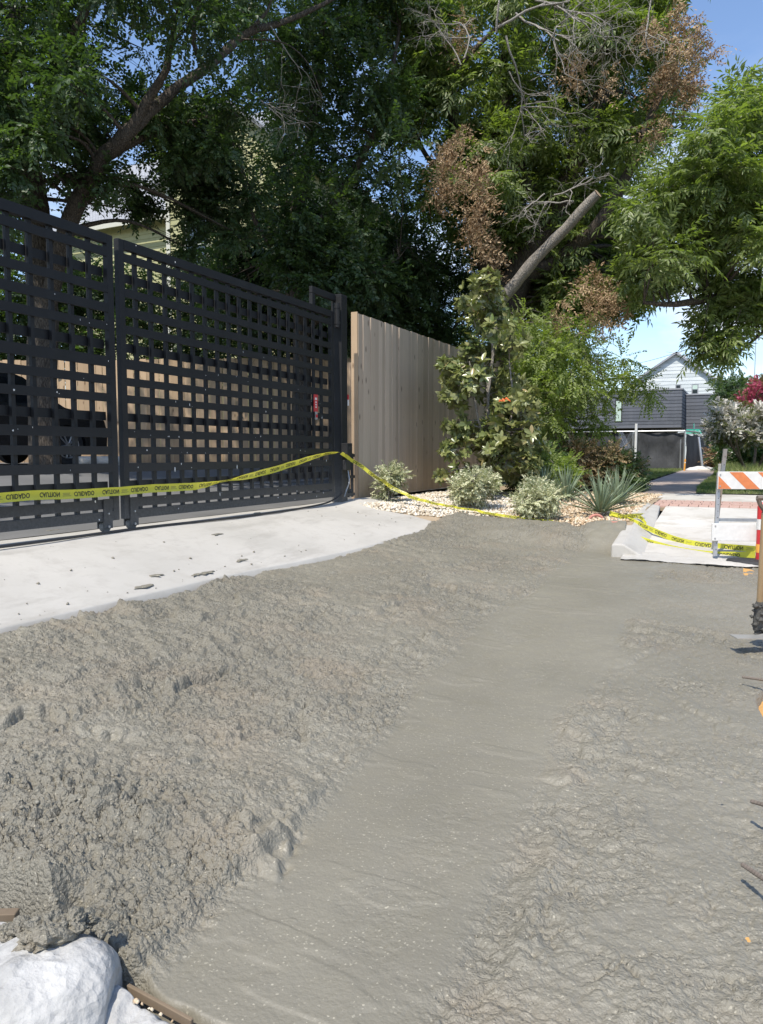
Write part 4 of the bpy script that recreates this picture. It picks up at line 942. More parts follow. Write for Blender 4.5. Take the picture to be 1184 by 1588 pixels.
# wires of the chain link showing where the cloth has pulled away
a = Acc(); xa, xb = AY(960, 700, YS)[0], AY(985, 700, YS)[0]
for k in range(22):
    x = xa + (xb - xa) * k / 21; a.tube([(x, YS - .12, 0.6), (min(x + 0.5, xb), YS - .12, min(zt, 0.6 + (min(x + .5, xb) - x) * 2.2))], 0.004, 3, False); a.tube([(x, YS - .12, 0.6), (max(x - 0.5, xa), YS - .12, min(zt, 0.6 + (x - max(x - .5, xa)) * 2.2))], 0.004, 3, False)
tag(a.build('chain_link', M['galvanized'], SF), kind='stuff')
q = AZ(1063, 727, 0.0); ST = thing('marker_stake', 'short orange marker stake in the grass by the dark fence', 'stake', (q[0], q[1] - 2.2, 0))
ST.location = (AY(1062, 726, 32)[0], 32, 0); a = Acc(); a.tube([(0, 0, 0), (0.02, 0, 0.42)], 0.032, 8); a.tube([(0.02, 0, 0.42), (0.021, 0, 0.46)], [0.032, 0.018], 8); a.build('stake_shaft', M['gold_orange'], ST); a = Acc(); a.tube([(0.017, 0, 0.30), (0.019, 0, 0.34)], 0.034, 8); a.build('stake_band', M['white_paint'], ST)
for k, (px, s_) in enumerate(((1078, .20), (1086, .26), (1094, .22), (1101, .17))):
    q = AY(px, 724, 33.4); r = np.random.default_rng(k); n1_, n2_ = 12, 7
    th = np.linspace(0, 2 * np.pi, n1_, endpoint=False); V = [(0, 0, s_ * .5)]
    for i in range(1, n2_): ph = i / n2_ * math.pi / 2 * 1.0; V += [(s_ * 1.5 * math.sin(ph) * math.cos(t_) * r.uniform(.8, 1.15), s_ * math.sin(ph) * math.sin(t_) * r.uniform(.8, 1.15), s_ * .5 * math.cos(ph) * r.uniform(.8, 1.2)) for t_ in th]
    V += [(s_ * 1.55 * math.cos(t_), s_ * math.sin(t_), -0.03) for t_ in th]
    Fc = [(0, 1 + i, 1 + (i + 1) % n1_) for i in range(n1_)] + [(1 + (j - 1) * n1_ + i, 1 + j * n1_ + i, 1 + j * n1_ + (i + 1) % n1_, 1 + (j - 1) * n1_ + (i + 1) % n1_) for j in range(1, n2_) for i in range(n1_)]
    o = link_obj('sandbag', poly_mesh('sandbag', V, Fc, M['bag_white'], True), None, None, (q[0], 33.3 + .15 * k, 0.02)); tag(o, ['leftmost white sandbag, right under the fence corner post', 'largest white sandbag, under the leaning brace', 'white sandbag between the largest one and the last', 'smallest white sandbag, farthest right along the dark fence'][k], 'sandbag', 'sandbags at the fence foot')
# street sign
q = AY(1077, 669, 37); SG = thing('street_sign', 'green street name sign on a post behind the dark fence', 'sign', (q[0], 37, 0), 0.0)
a = Acc(); a.tube([(0, 0, 0), (0, 0, q[2] + .35)], 0.03, 8); a.build('sign_post', M['galvanized'], SG)
box('sign_blade', (0.64, 0.02, 0.20), (0, -0.04, q[2]), M['sign_green'], SG); box('sign_blade', (0.02, 0.6, 0.20), (0, 0, q[2] + .24), M['sign_green'], SG)

def text_mesh(s_, size, bold=0.0):
    c = bpy.data.curves.new('lettering', 'FONT'); c.body = s_; c.size = size; c.offset = bold; c.resolution_u = 2; c.align_x = 'LEFT'
    o_ = bpy.data.objects.new('lettering', c); COL.objects.link(o_); bpy.context.view_layer.update()
    me = bpy.data.meshes.new_from_object(o_.evaluated_get(bpy.context.evaluated_depsgraph_get()))
    bpy.data.objects.remove(o_); bpy.data.curves.remove(c); return me
tm = text_mesh('LAKE MILL ST', 0.105, 0.002); v = np.array([x_.co[:] for x_ in tm.vertices]); wtxt = v[:, 0].max() - v[:, 0].min()
for x_ in tm.vertices: x_.co = ((x_.co.x - wtxt / 2) * 0.56 / wtxt, -0.053, x_.co.y - 0.037 + q[2])
tm.materials.append(M['white_paint']); tag(link_obj('sign_lettering', tm, None, SG), kind='stuff')
q = AY(1118, 706, 24); tag(box('concrete_block', (0.13, 0.2, 0.42), (AY(1119, 715, 22)[0], 22, 0.20), M['block_grey'], bev=0.01), 'small upright grey concrete block behind the barricade', 'block')
# overhead wires
for k, (A_, B_) in enumerate((((900, 575, 52), (1100, 528, 48)), ((1000, 610, 60), (1250, 560, 56)))):
    a = Acc(); p, q = AD(*A_), AD(*B_); pts = [p + (q - p) * t_ + np.array([0, 0, -1.6 * t_ * (1 - t_)]) for t_ in np.linspace(-.8, 1.8, 30)]; a.tube(pts, 0.012, 4)
    tag(a.build('power_line', M['cable_black']), ['thin overhead wire sagging left of the white gable peak', 'lower thin overhead wire crossing right of the white gable'][k], 'wire')
a = Acc(); p = AD(1174, 500, 40); a.tube([(p[0], p[1], 0), (p[0], p[1], 9.5)], 0.022, 6); tag(a.build('guy_wire_mast', M['galvanized'], None), 'thin upright mast behind the pink crape myrtle', 'mast')
# ================================================================== PLANTS
def leaf_quad(o, d, up, L, W):
    """one folded leaf: base o, direction d, blade normal up"""
    s_ = np.cross(d, up); s_ /= np.linalg.norm(s_) + 1e-9
    return [o, o + d * L * 0.45 + s_ * W / 2 + up * W * 0.16, o + d * L - up * L * 0.10, o + d * L * 0.45 - s_ * W / 2 + up * W * 0.16]
def tmpl_simple(n, tl, L, W, seed):
    r = np.random.default_rng(seed); V = []
    for k in range(n):
        x = tl * (0.12 + 0.88 * k / (n - 1)); sd = 1 if k % 2 else -1
        o = np.array([x, 0, -0.25 * x * x]); d = np.array([0.62, sd * 0.75, -0.15]) + r.normal(0, .18, 3); d /= np.linalg.norm(d)
        up = np.array([0, 0, 1.0]) + r.normal(0, .38, 3); up -= d * (up @ d); up /= np.linalg.norm(up)
        V += leaf_quad(o, d, up, L * r.uniform(.75, 1.2), W * r.uniform(.8, 1.15))
    return np.array(V)
def tmpl_pecan(nl, pairs, L, W, seed, droop=0.5):
    r = np.random.default_rng(seed); V = []
    for k in range(nl):
        x = 0.26 * k / max(nl - 1, 1); sd = 1 if k % 2 else -1
        a0 = np.array([0.75, sd * 0.65, 0.15]) + r.normal(0, .2, 3); a0 /= np.linalg.norm(a0); rl = r.uniform(.22, .34); o0 = np.array([x, 0, 0])
        for j in range(pairs):
            s_ = (0.25 + 0.75 * j / pairs) * rl; o = o0 + a0 * s_ + np.array([0, 0, -droop * s_ * s_ * 2.0]); tg = a0 + np.array([0, 0, -droop * 4.0 * s_]); tg /= np.linalg.norm(tg)
            sv = np.cross(tg, [0, 0, 1.0]); sv /= np.linalg.norm(sv) + 1e-9; up0 = np.cross(sv, tg)
            for q in (-1, 1):
                d = tg * 0.55 + sv * q * 0.75 + np.array([0, 0, -0.25]) + r.normal(0, .16, 3); d /= np.linalg.norm(d)
                up = up0 + r.normal(0, .4, 3); up -= d * (up @ d); up /= np.linalg.norm(up)
                V += leaf_quad(o, d, up, L * r.uniform(.8, 1.15), W)
        o = o0 + a0 * rl + np.array([0, 0, -droop * rl * rl * 2.0]); V += leaf_quad(o, tg, up0, L, W)
    return np.array(V)
TP = {
    'elm': [tmpl_simple(15, .38, .078, .044, k) for k in range(5)],
    'pecan': [tmpl_pecan(4, 5, .115, .034, k) for k in range(5)],
    'limb_elm': [tmpl_simple(18, .48, .072, .036, 20 + k) for k in range(5)],
    'small': [tmpl_simple(16, .20, .036, .021, 30 + k) for k in range(5)],
    'dead': [tmpl_pecan(3, 5, .085, .030, 40 + k, 2.2) for k in range(5)],
    'petal': [tmpl_simple(22, .16, .045, .040, 50 + k) for k in range(5)],
    'far': [tmpl_simple(12, .5, .14, .08, 60 + k) for k in range(5)],
}
def inside(poly, x, y):
    c = False; j = len(poly) - 1
    for i in range(len(poly)):
        if (poly[i][1] > y) != (poly[j][1] > y) and x < (poly[j][0] - poly[i][0]) * (y - poly[i][1]) / (poly[j][1] - poly[i][1]) + poly[i][0]: c = not c
        j = i
    return c
def fill(poly, d0, d1, rpx, n, seed, holes=(), push=None):
    """spreads clump centres through a volume; returns places and radii"""
    r = random.Random(seed); xs = [p[0] for p in poly]; ys = [p[1] for p in poly]; out = []; tries = 0
    while len(out) < n and tries < n * 60:
        tries += 1; x, y = r.uniform(min(xs), max(xs)), r.uniform(min(ys), max(ys))
        if not inside(poly, x, y) or any((x - h[0]) ** 2 + (y - h[1]) ** 2 < h[2] ** 2 for h in holes): continue
        d = r.uniform(d0, d1)
        if min([(x - b[0]) ** 2 + (y - b[1]) ** 2 + ((d - b[2]) * 70) ** 2 for b in out] + [9e9]) < (rpx * 0.55) ** 2: continue
        out.append((x, y, d, rpx * r.uniform(.75, 1.25)))
    out = [(x, y, push(x, y, d) if push else d, q) for x, y, d, q in out]
    return [(AD(x, y, d), q / F_PX * d) for x, y, d, q in out]
def foliage(name, blobs, per, kind, scale, mat, parent, down=0.15, seed=0, xmax=None, zmin=None, up_bias=1.0, hang=False):
    r = np.random.default_rng(seed); C_ = np.repeat(np.array([b[0] for b in blobs]), per, 0); Rr = np.repeat(np.array([b[1] for b in blobs]), per)
    Rr = np.maximum(Rr * .45, Rr - {'pecan': .30, 'dead': .12, 'elm': .24, 'limb_elm': .30, 'small': .10, 'petal': .08, 'far': .3}[kind] * scale)
    k = len(C_); dr = r.normal(size=(k, 3)); dr /= np.linalg.norm(dr, axis=1, keepdims=True)
    P = C_ + dr * (Rr * r.uniform(0, 1, k) ** 0.45)[:, None] * np.array([1, 1, .8])
    X_ = dr * 0.75 + r.normal(0, .45, (k, 3)) + np.array([0, 0, -down])
    if hang: X_ = r.normal(0, .35, (k, 3)) + np.array([0, 0, -1.0])
    X_ /= np.linalg.norm(X_, axis=1, keepdims=True)
    Zv = np.array([0, 0, 1.0]) * up_bias + r.normal(0, .35, (k, 3)); Zv -= X_ * (Zv * X_).sum(1, keepdims=True); Zv /= np.linalg.norm(Zv, axis=1, keepdims=True)
    Yv = np.cross(Zv, X_); S = r.uniform(.75, 1.2, k) * scale
    if xmax is not None: m = P[:, 0] < xmax; P, X_, Yv, Zv, S = P[m], X_[m], Yv[m], Zv[m], S[m]
    if zmin is not None: m = P[:, 2] > zmin; P, X_, Yv, Zv, S = P[m], X_[m], Yv[m], Zv[m], S[m]
    k = len(P); which = r.integers(0, 5, k); allV = []
    for w in range(5):
        m = which == w
        if not m.any(): continue
        t_ = TP[kind][w]; Rm = np.stack([X_[m], Yv[m], Zv[m]], 1)            # rows are the local axes
        allV.append((np.einsum('vi,kij->kvj', t_, Rm) * S[m][:, None, None] + P[m][:, None, :]).reshape(-1, 3))
    V = np.concatenate(allV); nl = len(V) // 4; b = np.arange(nl)[:, None] * 4
    T = np.stack([b + [0, 1, 2], b + [0, 2, 3]], 1).reshape(-1, 3)
    if parent is not None: V = V - np.array(parent.location)
    o = link_obj(name, np_mesh(name, V, T, M[mat]), None, parent); return o
def wood_part(name, limbs, blobs, mat, parent, rb=0.022, twigs=4, seed=0, n=8, tw_mat=None):
    """limbs: smooth tapered tubes; then a bough from the nearest limb to every clump and thin twigs inside it"""
    r = np.random.default_rng(seed); off = np.array(parent.location); Vs, Fs = [], []; k0 = 0; pool = []; rad = []
    def put(pts, rr, nn):
        nonlocal k0
        V, F_ = tube(pts, rr, nn); Vs.append(V - off); Fs.append(F_ + k0); k0 += len(V)
    for pts, r0, r1 in limbs:
        c = catmull(pts, 7); w = 0.06 * np.stack([fbm(np.arange(len(c)) * .35, np.zeros(len(c)) + s_ * 9 + r0 * 50, 11 + s_, 2) for s_ in range(3)], 1) * min(1, r0 * 6); w[0] = 0; c = c + w
        rr = np.linspace(r0, r1, len(c)) * (1 + 0.18 * fbm(np.arange(len(c)) * .5, np.zeros(len(c)), int(r0 * 1000), 2)); put(c, rr, n + 2 if r0 > .1 else n); pool.append(c); rad.append(rr)
    A_ = np.concatenate(pool); Rd = np.concatenate(rad)
    for c, q in blobs:
        dd = np.linalg.norm(A_ - c, axis=1) + np.maximum(0, A_[:, 2] - c[2]) * 0.7; i = int(np.argmin(dd)); a = A_[i]
        r0 = min(Rd[i] * .6, rb * (1 + dd[i] * .5)); m1 = a + (c - a) * 0.4 + np.array([0, 0, .12 * dd[i]]) + r.normal(0, .05, 3) * dd[i]
        cur = catmull([a, m1, c], 5); put(cur, np.linspace(r0, .007, len(cur)), 5)
        for _ in range(twigs):
            e = r.normal(size=3); e /= np.linalg.norm(e); s_ = cur[r.integers(len(cur) // 2, len(cur))]; put([s_, s_ + e * q * .5 + [0, 0, .05 * q], c + e * q * .95], [.007, .005, .0025], 3)
    V, F_ = np.concatenate(Vs), np.concatenate(Fs)
    return link_obj(name, np_mesh(name, V, F_, M[mat], True), None, parent)
def base_at(px, py, d, z=0.0): p = AD(px, py, d); return np.array([p[0], p[1], z])
def limb(*pts, r=(.1, .03)): return ([AD(*p) for p in pts], r[0], r[1])

# leaning elm over the gate
b0 = base_at(70, 700, 11.5, 0.35)
T1 = thing('elm_tree', 'dark elm with leaning forked limbs overhanging the left gate leaf', 'tree', b0)
L1 = [([b0, AD(62, 420, 11.5), AD(52, 320, 11.4), AD(38, 200, 11.2), AD(22, 60, 11), AD(30, -80, 11)], .24, .10),
      ([AD(72, 480, 11.5), AD(110, 335, 10.8), AD(160, 245, 10.4), AD(203, 203, 10.2), AD(245, 160, 10.4), AD(318, 106, 10.8), AD(375, 55, 11.2), AD(440, 34, 11.6), AD(520, -5, 12)], .135, .03),
      limb((158, 248, 10.4), (215, 214, 10.6), (290, 192, 11), (372, 178, 11.5), r=(.085, .025)), limb((203, 203, 10.2), (232, 150, 10.1), (258, 108, 10), (270, 40, 10), r=(.075, .03)),
      limb((372, 60, 11.2), (410, 22, 11.3), (425, -10, 11.4), r=(.03, .012)), limb((38, 200, 11.2), (90, 110, 10.6), (130, 20, 10.2), (150, -80, 10), r=(.09, .04)),
      limb((375, 60, 11.1), (440, 66, 11.1), (478, 98, 11.1), (500, 150, 11.1), r=(.014, .005)), limb((318, 106, 10.9), (300, 60, 10.6), (310, 0, 10.4), (330, -60, 10.2), r=(.04, .02))]
B1 = fill([(-220, -160), (430, -160), (415, 70), (300, 95), (150, 150), (80, 230), (50, 330), (-220, 330)], 9.0, 12.6, 75, 74, 1, [(150, 75, 16), (235, 145, 22), (420, 140, 24)])
B1 += fill([(120, 180), (300, 130), (420, 140), (330, 230), (240, 300), (150, 320), (110, 290)], 10.5, 12.5, 30, 22, 2, [(270, 215, 18), (185, 305, 24), (235, 250, 18)]) + fill([(-40, 60), (120, 60), (100, 180), (40, 330), (-40, 330)], 9.2, 10.0, 36, 9, 95) + [(AD(x, y, 12.2), q / F_PX * 12.2) for x, y, q in ((300, 225, 30), (325, 255, 30), (315, 290, 26), (345, 320, 26), (280, 260, 14), (300, 330, 16), (365, 360, 20), (290, 385, 12), (340, 200, 34), (350, 250, 30), (310, 310, 24), (390, 300, 34), (215, 325, 12))]
B1b = fill([(-260, -620), (700, -620), (640, -160), (-260, -160)], 9.5, 13.5, 110, 46, 91)
wood_part('trunk', L1, B1, 'dark_bark', T1, seed=1, twigs=5)
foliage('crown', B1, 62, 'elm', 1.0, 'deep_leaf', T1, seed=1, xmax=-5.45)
_r = np.random.default_rng(93)
B1b += [(np.array([_r.uniform(-15, -6.2), _r.uniform(-3.5, 10.5), _r.uniform(5.2, 8.2)]), .95) for _ in range(40)]
B1b = [b for b in B1b if not (b[0][0] > -11.5 and b[0][1] > 2.5 and b[0][2] < 8.3)]
foliage('shade_crown', B1b, 95, 'elm', 1.15, 'deep_leaf', T1, seed=92, xmax=-5.6)  # unseen clumps above the view, added to shade the yard and its fence

# dense hackberry in the middle
b0 = base_at(470, 690, 15.4, 0.3)
T2 = thing('hackberry_tree', 'broad dense dark green tree behind the middle of the gate', 'tree', b0)
L2 = [([b0, AD(468, 520, 15.4), AD(455, 380, 15.3), AD(480, 220, 15.2), AD(500, 60, 15), AD(510, -60, 15)], .2, .06), limb((460, 400, 15.3), (540, 280, 15), (600, 160, 14.8), (620, 40, 14.8), r=(.09, .03)), limb((470, 450, 15.4), (390, 330, 15), (370, 220, 14.8), r=(.07, .02)), limb((468, 520, 15.4), (560, 440, 15), (620, 400, 14.8), r=(.06, .02))]
B2 = fill([(400, -160), (650, -160), (640, 60), (630, 130), (640, 190), (615, 290), (640, 380), (655, 480), (560, 520), (330, 500), (322, 400), (345, 300), (300, 240), (340, 170)], 13.2, 17.5, 66, 96, 3, [(430, 130, 20), (592, 240, 22), (560, 262, 16), (600, 345, 12), (385, 210, 16)], lambda x, y, d: max(d, 16.6) if y > 330 else d)
B2 += fill([(420, 350), (560, 350), (610, 460), (430, 440)], 13.9, 14.6, 50, 12, 96)
wood_part('trunk', L2, B2, 'dark_bark', T2, seed=2, twigs=4)
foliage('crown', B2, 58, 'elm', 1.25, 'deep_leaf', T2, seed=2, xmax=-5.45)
# dead grey twigs hanging in the gap between the two
def bare(name, starts, mat, parent, seed, gen=4, off=None):
    r = np.random.default_rng(seed); Vs, Fs = [], []; k0 = 0; off = np.array(parent.location)
    def grow(p, d, L, rad, g):
        nonlocal k0
        pts = [p]; q = p.copy(); dd = d.copy()
        for _ in range(5):
            dd = dd + r.normal(0, .22, 3) + np.array([0, 0, -.03]); dd /= np.linalg.norm(dd); q = q + dd * L / 5; pts.append(q)
        V, F_ = tube(pts, np.linspace(rad, rad * .5, 6), 4); Vs.append(V - off); Fs.append(F_ + k0); k0 += len(V)
        if g:
            for _ in range(3 if g > 1 else 2):
                s_ = pts[r.integers(2, 6)]; e = dd + r.normal(0, .6, 3); e /= np.linalg.norm(e); grow(np.array(s_), e, L * r.uniform(.5, .8), rad * .6, g - 1)
    for p, d, L, rad in starts: grow(np.array(p), np.array(d) / np.linalg.norm(d), L, rad, gen)
    return link_obj(name, np_mesh(name, np.concatenate(Vs), np.concatenate(Fs), M[mat], True), None, parent)
def toward(a, b): return AD(*b) - AD(*a)
bare('bare_twigs', [(AD(400, 150, 11.4), toward((400, 150, 11.4), (445, 180, 11.4)), .55, .010), (AD(395, 165, 11.4), toward((395, 165, 11.4), (465, 140, 11.2)), .5, .010), (AD(420, 40, 11.2), toward((420, 40, 11.2), (500, 120, 11.2)), .8, .010)], 'pale_twig', T1, 5, 3)

# undergrowth behind the yard fence
BU = fill([(-160, 470), (330, 430), (640, 430), (650, 560), (-160, 560)], 17.9, 19.6, 60, 60, 6) + fill([(-160, 300), (90, 330), (150, 420), (130, 560), (-160, 560)], 17.9, 19.6, 60, 44, 8) + fill([(330, 380), (640, 380), (640, 480), (330, 460)], 17.8, 19.5, 55, 24, 9)
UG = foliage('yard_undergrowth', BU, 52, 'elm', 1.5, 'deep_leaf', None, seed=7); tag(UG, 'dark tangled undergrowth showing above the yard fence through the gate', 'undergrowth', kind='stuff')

# pecan with the sawn limb
b0 = base_at(815, 700, 17.5, 0.0)
T3 = thing('pecan_tree', 'great pecan with a sawn off limb and hanks of dead leaves', 'tree', b0)
L3 = [([b0, AD(806, 600, 17.4), AD(790, 490, 17.2), AD(812, 410, 16.8), AD(860, 335, 16.4), AD(896, 250, 16.2), AD(922, 170, 16), AD(935, 70, 16), AD(930, -60, 16)], .42, .14),
      limb((792, 480, 17.2), (752, 400, 16.6), (738, 330, 16.2), (722, 240, 16), (700, 150, 16), (690, 60, 16), r=(.24, .07)),
      limb((800, 440, 17), (870, 400, 16.4), (940, 330, 15.6), (990, 230, 15.2), (1040, 110, 15), r=(.20, .05)),
      limb((708, 180, 16), (690, 140, 15.4), (722, 92, 15), (772, 42, 14.8), (800, 20, 14.8), r=(.07, .03)),
      limb((700, 150, 15.4), (704, 110, 15), (712, 80, 15), r=(.05, .04)), limb((850, 345, 16.4), (800, 240, 16), (780, 120, 15.8), (800, -20, 15.8), r=(.15, .05)),
      limb((738, 330, 16.2), (680, 270, 16), (640, 200, 16), (615, 100, 16), r=(.08, .03))]
holes3 = [(660, 335, 16), (640, 260, 14), (790, 245, 12), (870, 345, 14), (705, 15, 24), (745, 150, 12), (560 + 90 / 1.9, 250, 14), (925, 330, 14), (915, 430, 10)]
B3 = fill([(585, -120), (1075, -120), (1078, 40), (1060, 130), (1015, 205), (965, 262), (945, 330), (925, 395), (880, 420), (800, 395), (750, 400), (690, 350), (640, 350), (640, 250), (600, 170)], 14.4, 19.0, 44, 160, 11, holes3, lambda x, y, d: max(d, 16.3) if (y > 290 or (790 < x < 930 and 200 < y)) else d)
B3 += fill([(860, 430), (960, 395), (1020, 430), (1010, 460), (960, 475), (880, 480)], 16.2, 18, 34, 24, 12)
B3 += fill([(760, 380), (940, 300), (985, 400), (940, 470), (800, 470)], 17.6, 19.5, 44, 40, 13)
wood_part('trunk', L3, B3, 'dark_bark', T3, seed=3, twigs=4, rb=.03)
foliage('crown', B3, 21, 'pecan', 1.25, 'pecan_leaf', T3, seed=3)
BD = []
for x0, y0, x1, y1, d, q in ((715, 190, 690, 235, 13.7, 10), (700, 215, 682, 300, 13.7, 12), (722, 250, 700, 290, 13.7, 9), (750, 230, 745, 300, 13.5, 11), (752, 290, 728, 345, 13.5, 11), (738, 320, 748, 375, 13.5, 12), (765, 360, 772, 410, 14.2, 10),
        (1050, -10, 1062, 40, 14.0, 13), (1085, 20, 1092, 60, 14.0, 10), (1040, 40, 1052, 110, 14.0, 12), (1075, 60, 1080, 130, 14.0, 11), (1060, 100, 1066, 150, 14.0, 10), (1108, 60, 1112, 75, 14.0, 4), (1030, 90, 1022, 130, 14.0, 8), (900, 75, 894, 115, 13.9, 6), (720, 15, 712, 50, 14.4, 8),
        (872, 465, 868, 482, 13.7, 7), (905, 425, 915, 455, 13.2, 9), (930, 405, 940, 450, 13.2, 10), (950, 440, 958, 475, 13.2, 9), (925, 460, 935, 490, 13.2, 8), (1025, 170, 1020, 195, 13.8, 6), (945, 100, 940, 120, 13.8, 5), (1010, 20, 1000, 60, 13.9, 6)):
    m_ = max(2, int(math.hypot(x1 - x0, y1 - y0) / 8))
    for k_ in range(m_): t_ = k_ / (m_ - 1); BD.append((AD(x0 + (x1 - x0) * t_ + random.uniform(-3, 3), y0 + (y1 - y0) * t_, d + random.uniform(-.15, .15)), q * .8 * (1.15 - .5 * t_) / F_PX * d))
foliage('dead_leaves', BD, 3, 'dead', .85, 'dead_leaf', T3, seed=4, hang=True)
_b = []
for x0, y0, x1, y1, L, w in ((772, 42, 860, 20, 1.3, .024), (785, 55, 860, 110, 1.2, .02), (800, 20, 900, 70, 1.2, .02), (770, 50, 800, -30, 1.0, .02), (860, 10, 980, 30, 1.1, .018), (790, 110, 870, 150, .8, .015), (720, 90, 745, 10, .9, .016), (715, 100, 700, 20, .8, .014), (1010, 0, 1030, 60, .9, .015), (900, 30, 960, 110, .9, .014), (830, 0, 930, -10, 1.0, .018), (860, 302, 930, 275, .7, .014), (890, 312, 830, 300, .6, .013), (845, 300, 800, 330, .5, .011)):
    _b.append((AD(x0, y0, 13.3), toward((x0, y0, 13.3), (x1, y1, 13.1)), L, w * 1.1))
bare('bare_twigs', _b, 'pale_twig', T3, 15, 4)
cl = [AD(*p) for p in ((768, 478, 14.4), (815, 420, 14.0), (868, 364, 13.6), (927, 300, 13.1))]
c = catmull(cl, 6); c += 0.02 * np.stack([fbm(np.arange(len(c)) * .5, np.zeros(len(c)) + 5 * s_, 31 + s_, 2) for s_ in range(3)], 1)
V, F_ = tube(c, np.linspace(.118, .080, len(c)) * (1 + .16 * fbm(np.arange(len(c)) * .6, np.zeros(len(c)), 37, 2)), 14)
sl_ = link_obj('sawn_limb', np_mesh('sawn_limb', V - b0, F_, M['grey_bark'], True), None, T3)
ring = V[-14:]; cc = ring.mean(0); dv = c[-1] - c[-2]; dv /= np.linalg.norm(dv)
link_obj('cut_face', poly_mesh('cut_face', [tuple(p - b0) for p in (cc + (ring - cc) * 1.04 + dv * .012)] + [tuple(cc - b0 + dv * .014)], [(i, (i + 1) % 14, 14) for i in range(14)], M['fresh_pine']), None, sl_)

# second pecan reaching in over the pavement
b0 = base_at(1420, 700, 13.5, 0.0)
T4 = thing('pavement_pecan', 'bright leafy pecan reaching in over the pavement from beyond it', 'tree', b0)
L4 = [([b0, AD(1410, 520, 13.5), AD(1380, 400, 13.3), AD(1330, 280, 13), AD(1290, 120, 12.6)], .3, .12), limb((1380, 400, 13.3), (1260, 340, 12.8), (1160, 300, 12.4), (1060, 290, 12), r=(.12, .03)), limb((1400, 470, 13.4), (1270, 440, 12.8), (1160, 450, 12.5), (1060, 470, 12.2), (1000, 470, 12), r=(.11, .03)), limb((1330, 300, 13), (1220, 200, 12.6), (1150, 180, 12.4), r=(.08, .02)), limb((1270, 440, 12.8), (1190, 510, 12.4), (1130, 560, 12.2), r=(.05, .012))]
B4 = fill([(1300, 90), (1178, 118), (1120, 175), (1075, 235), (1015, 275), (985, 320), (988, 360), (1010, 385), (1040, 395), (1090, 400), (1130, 385), (1184, 385), (1300, 400)], 11.0, 14.0, 44, 82, 21, [(1160, 160, 8), (1172, 300, 12)])
B4 += [(AD(x, y, 12.4), q / F_PX * 12.4) for x, y, q in ((1105, 460, 8), (1115, 485, 6), (1140, 450, 8), (1150, 490, 5), (1165, 460, 8), (1180, 440, 10), (1150, 430, 12), (1120, 430, 10), (1060, 425, 8), (1100, 520, 3), (1200, 470, 10), (1010, 430, 6), (990, 410, 8), (1125, 525, 3), (1110, 540, 3))]
wood_part('trunk', L4, B4, 'dark_bark', T4, seed=5, twigs=3)
foliage('crown', B4, 18, 'pecan', 1.05, 'pecan_leaf', T4, seed=6)
bare('bare_twigs', [(AD(1100, 470, 12), toward((1100, 470, 12), (1085, 540, 12)), .6, .008), (AD(1150, 480, 12), toward((1150, 480, 12), (1120, 530, 12)), .5, .007), (AD(1184, 140, 12), toward((1184, 140, 12), (1160, 180, 12)), .5, .007)], 'dark_bark', T4, 9, 2)

# pale feathery tree behind the fence end
b0 = base_at(690, 690, 19.5, 0.1)
T5 = thing('feathery_tree', 'pale feathery tree rising behind the far end of the timber fence', 'tree', b0)
L5 = [([b0, AD(690, 600, 19.5), AD(680, 500, 19.3), AD(690, 430, 19.2), AD(700, 390, 19)], .10, .03), limb((685, 540, 19.4), (730, 470, 19), (760, 440, 19), r=(.05, .015)), limb((685, 540, 19.4), (640, 480, 19), (620, 440, 19), r=(.05, .015))]
B5 = fill([(612, 385), (660, 400), (740, 390), (790, 450), (790, 540), (730, 570), (600, 520), (600, 440)], 17.8, 20.5, 34, 44, 31, [(622, 500, 12), (655, 390, 10)])
wood_part('trunk', L5, B5, 'grey_bark', T5, seed=7)
foliage('crown', B5, 42, 'limb_elm', 1.15, 'elm_leaf', T5, seed=8)

# young elm in the bed
b0 = base_at(866, 742, 15.6, -0.02)
T6 = thing('young_elm', 'young lime green elm with a slim trunk beside the magnolia', 'tree', b0)
L6 = [([b0, AD(866, 700, 15.6), AD(870, 660, 15.6), AD(862, 610, 15.6), AD(872, 550, 15.6), AD(868, 490, 15.6)], .055, .02), limb((868, 640, 15.6), (910, 600, 15.3), (970, 585, 15), (1010, 600, 14.8), r=(.028, .008)), limb((866, 620, 15.6), (830, 590, 15.4), (800, 570, 15.2), r=(.025, .008)), limb((866, 580, 15.6), (910, 540, 15.3), (950, 520, 15.2), r=(.022, .008)), limb((868, 660, 15.6), (900, 650, 15.2), (950, 640, 15), r=(.018, .006))]
B6 = fill([(800, 495), (880, 485), (915, 508), (930, 540), (932, 568), (915, 595), (898, 620), (885, 640), (840, 650), (800, 625), (795, 560)], 13.4, 15.6, 33, 62, 41)
B6 += [(AD(x, y, d), q / F_PX * d) for x, y, d, q in ((975, 580, 14.7, 10), (995, 592, 14.7, 7), (1008, 606, 14.7, 4), (955, 595, 14.8, 12), (915, 640, 14.8, 12), (928, 660, 14.8, 8), (900, 665, 14.8, 10), (835, 665, 15, 12), (968, 555, 14.9, 10), (870, 670, 14.6, 10), (935, 615, 15, 8))]
wood_part('trunk', L6, B6, 'grey_bark', T6, rb=.012, seed=9, twigs=4)
foliage('crown', B6, 27, 'limb_elm', .95, 'lime_leaf', T6, seed=10, down=.35)

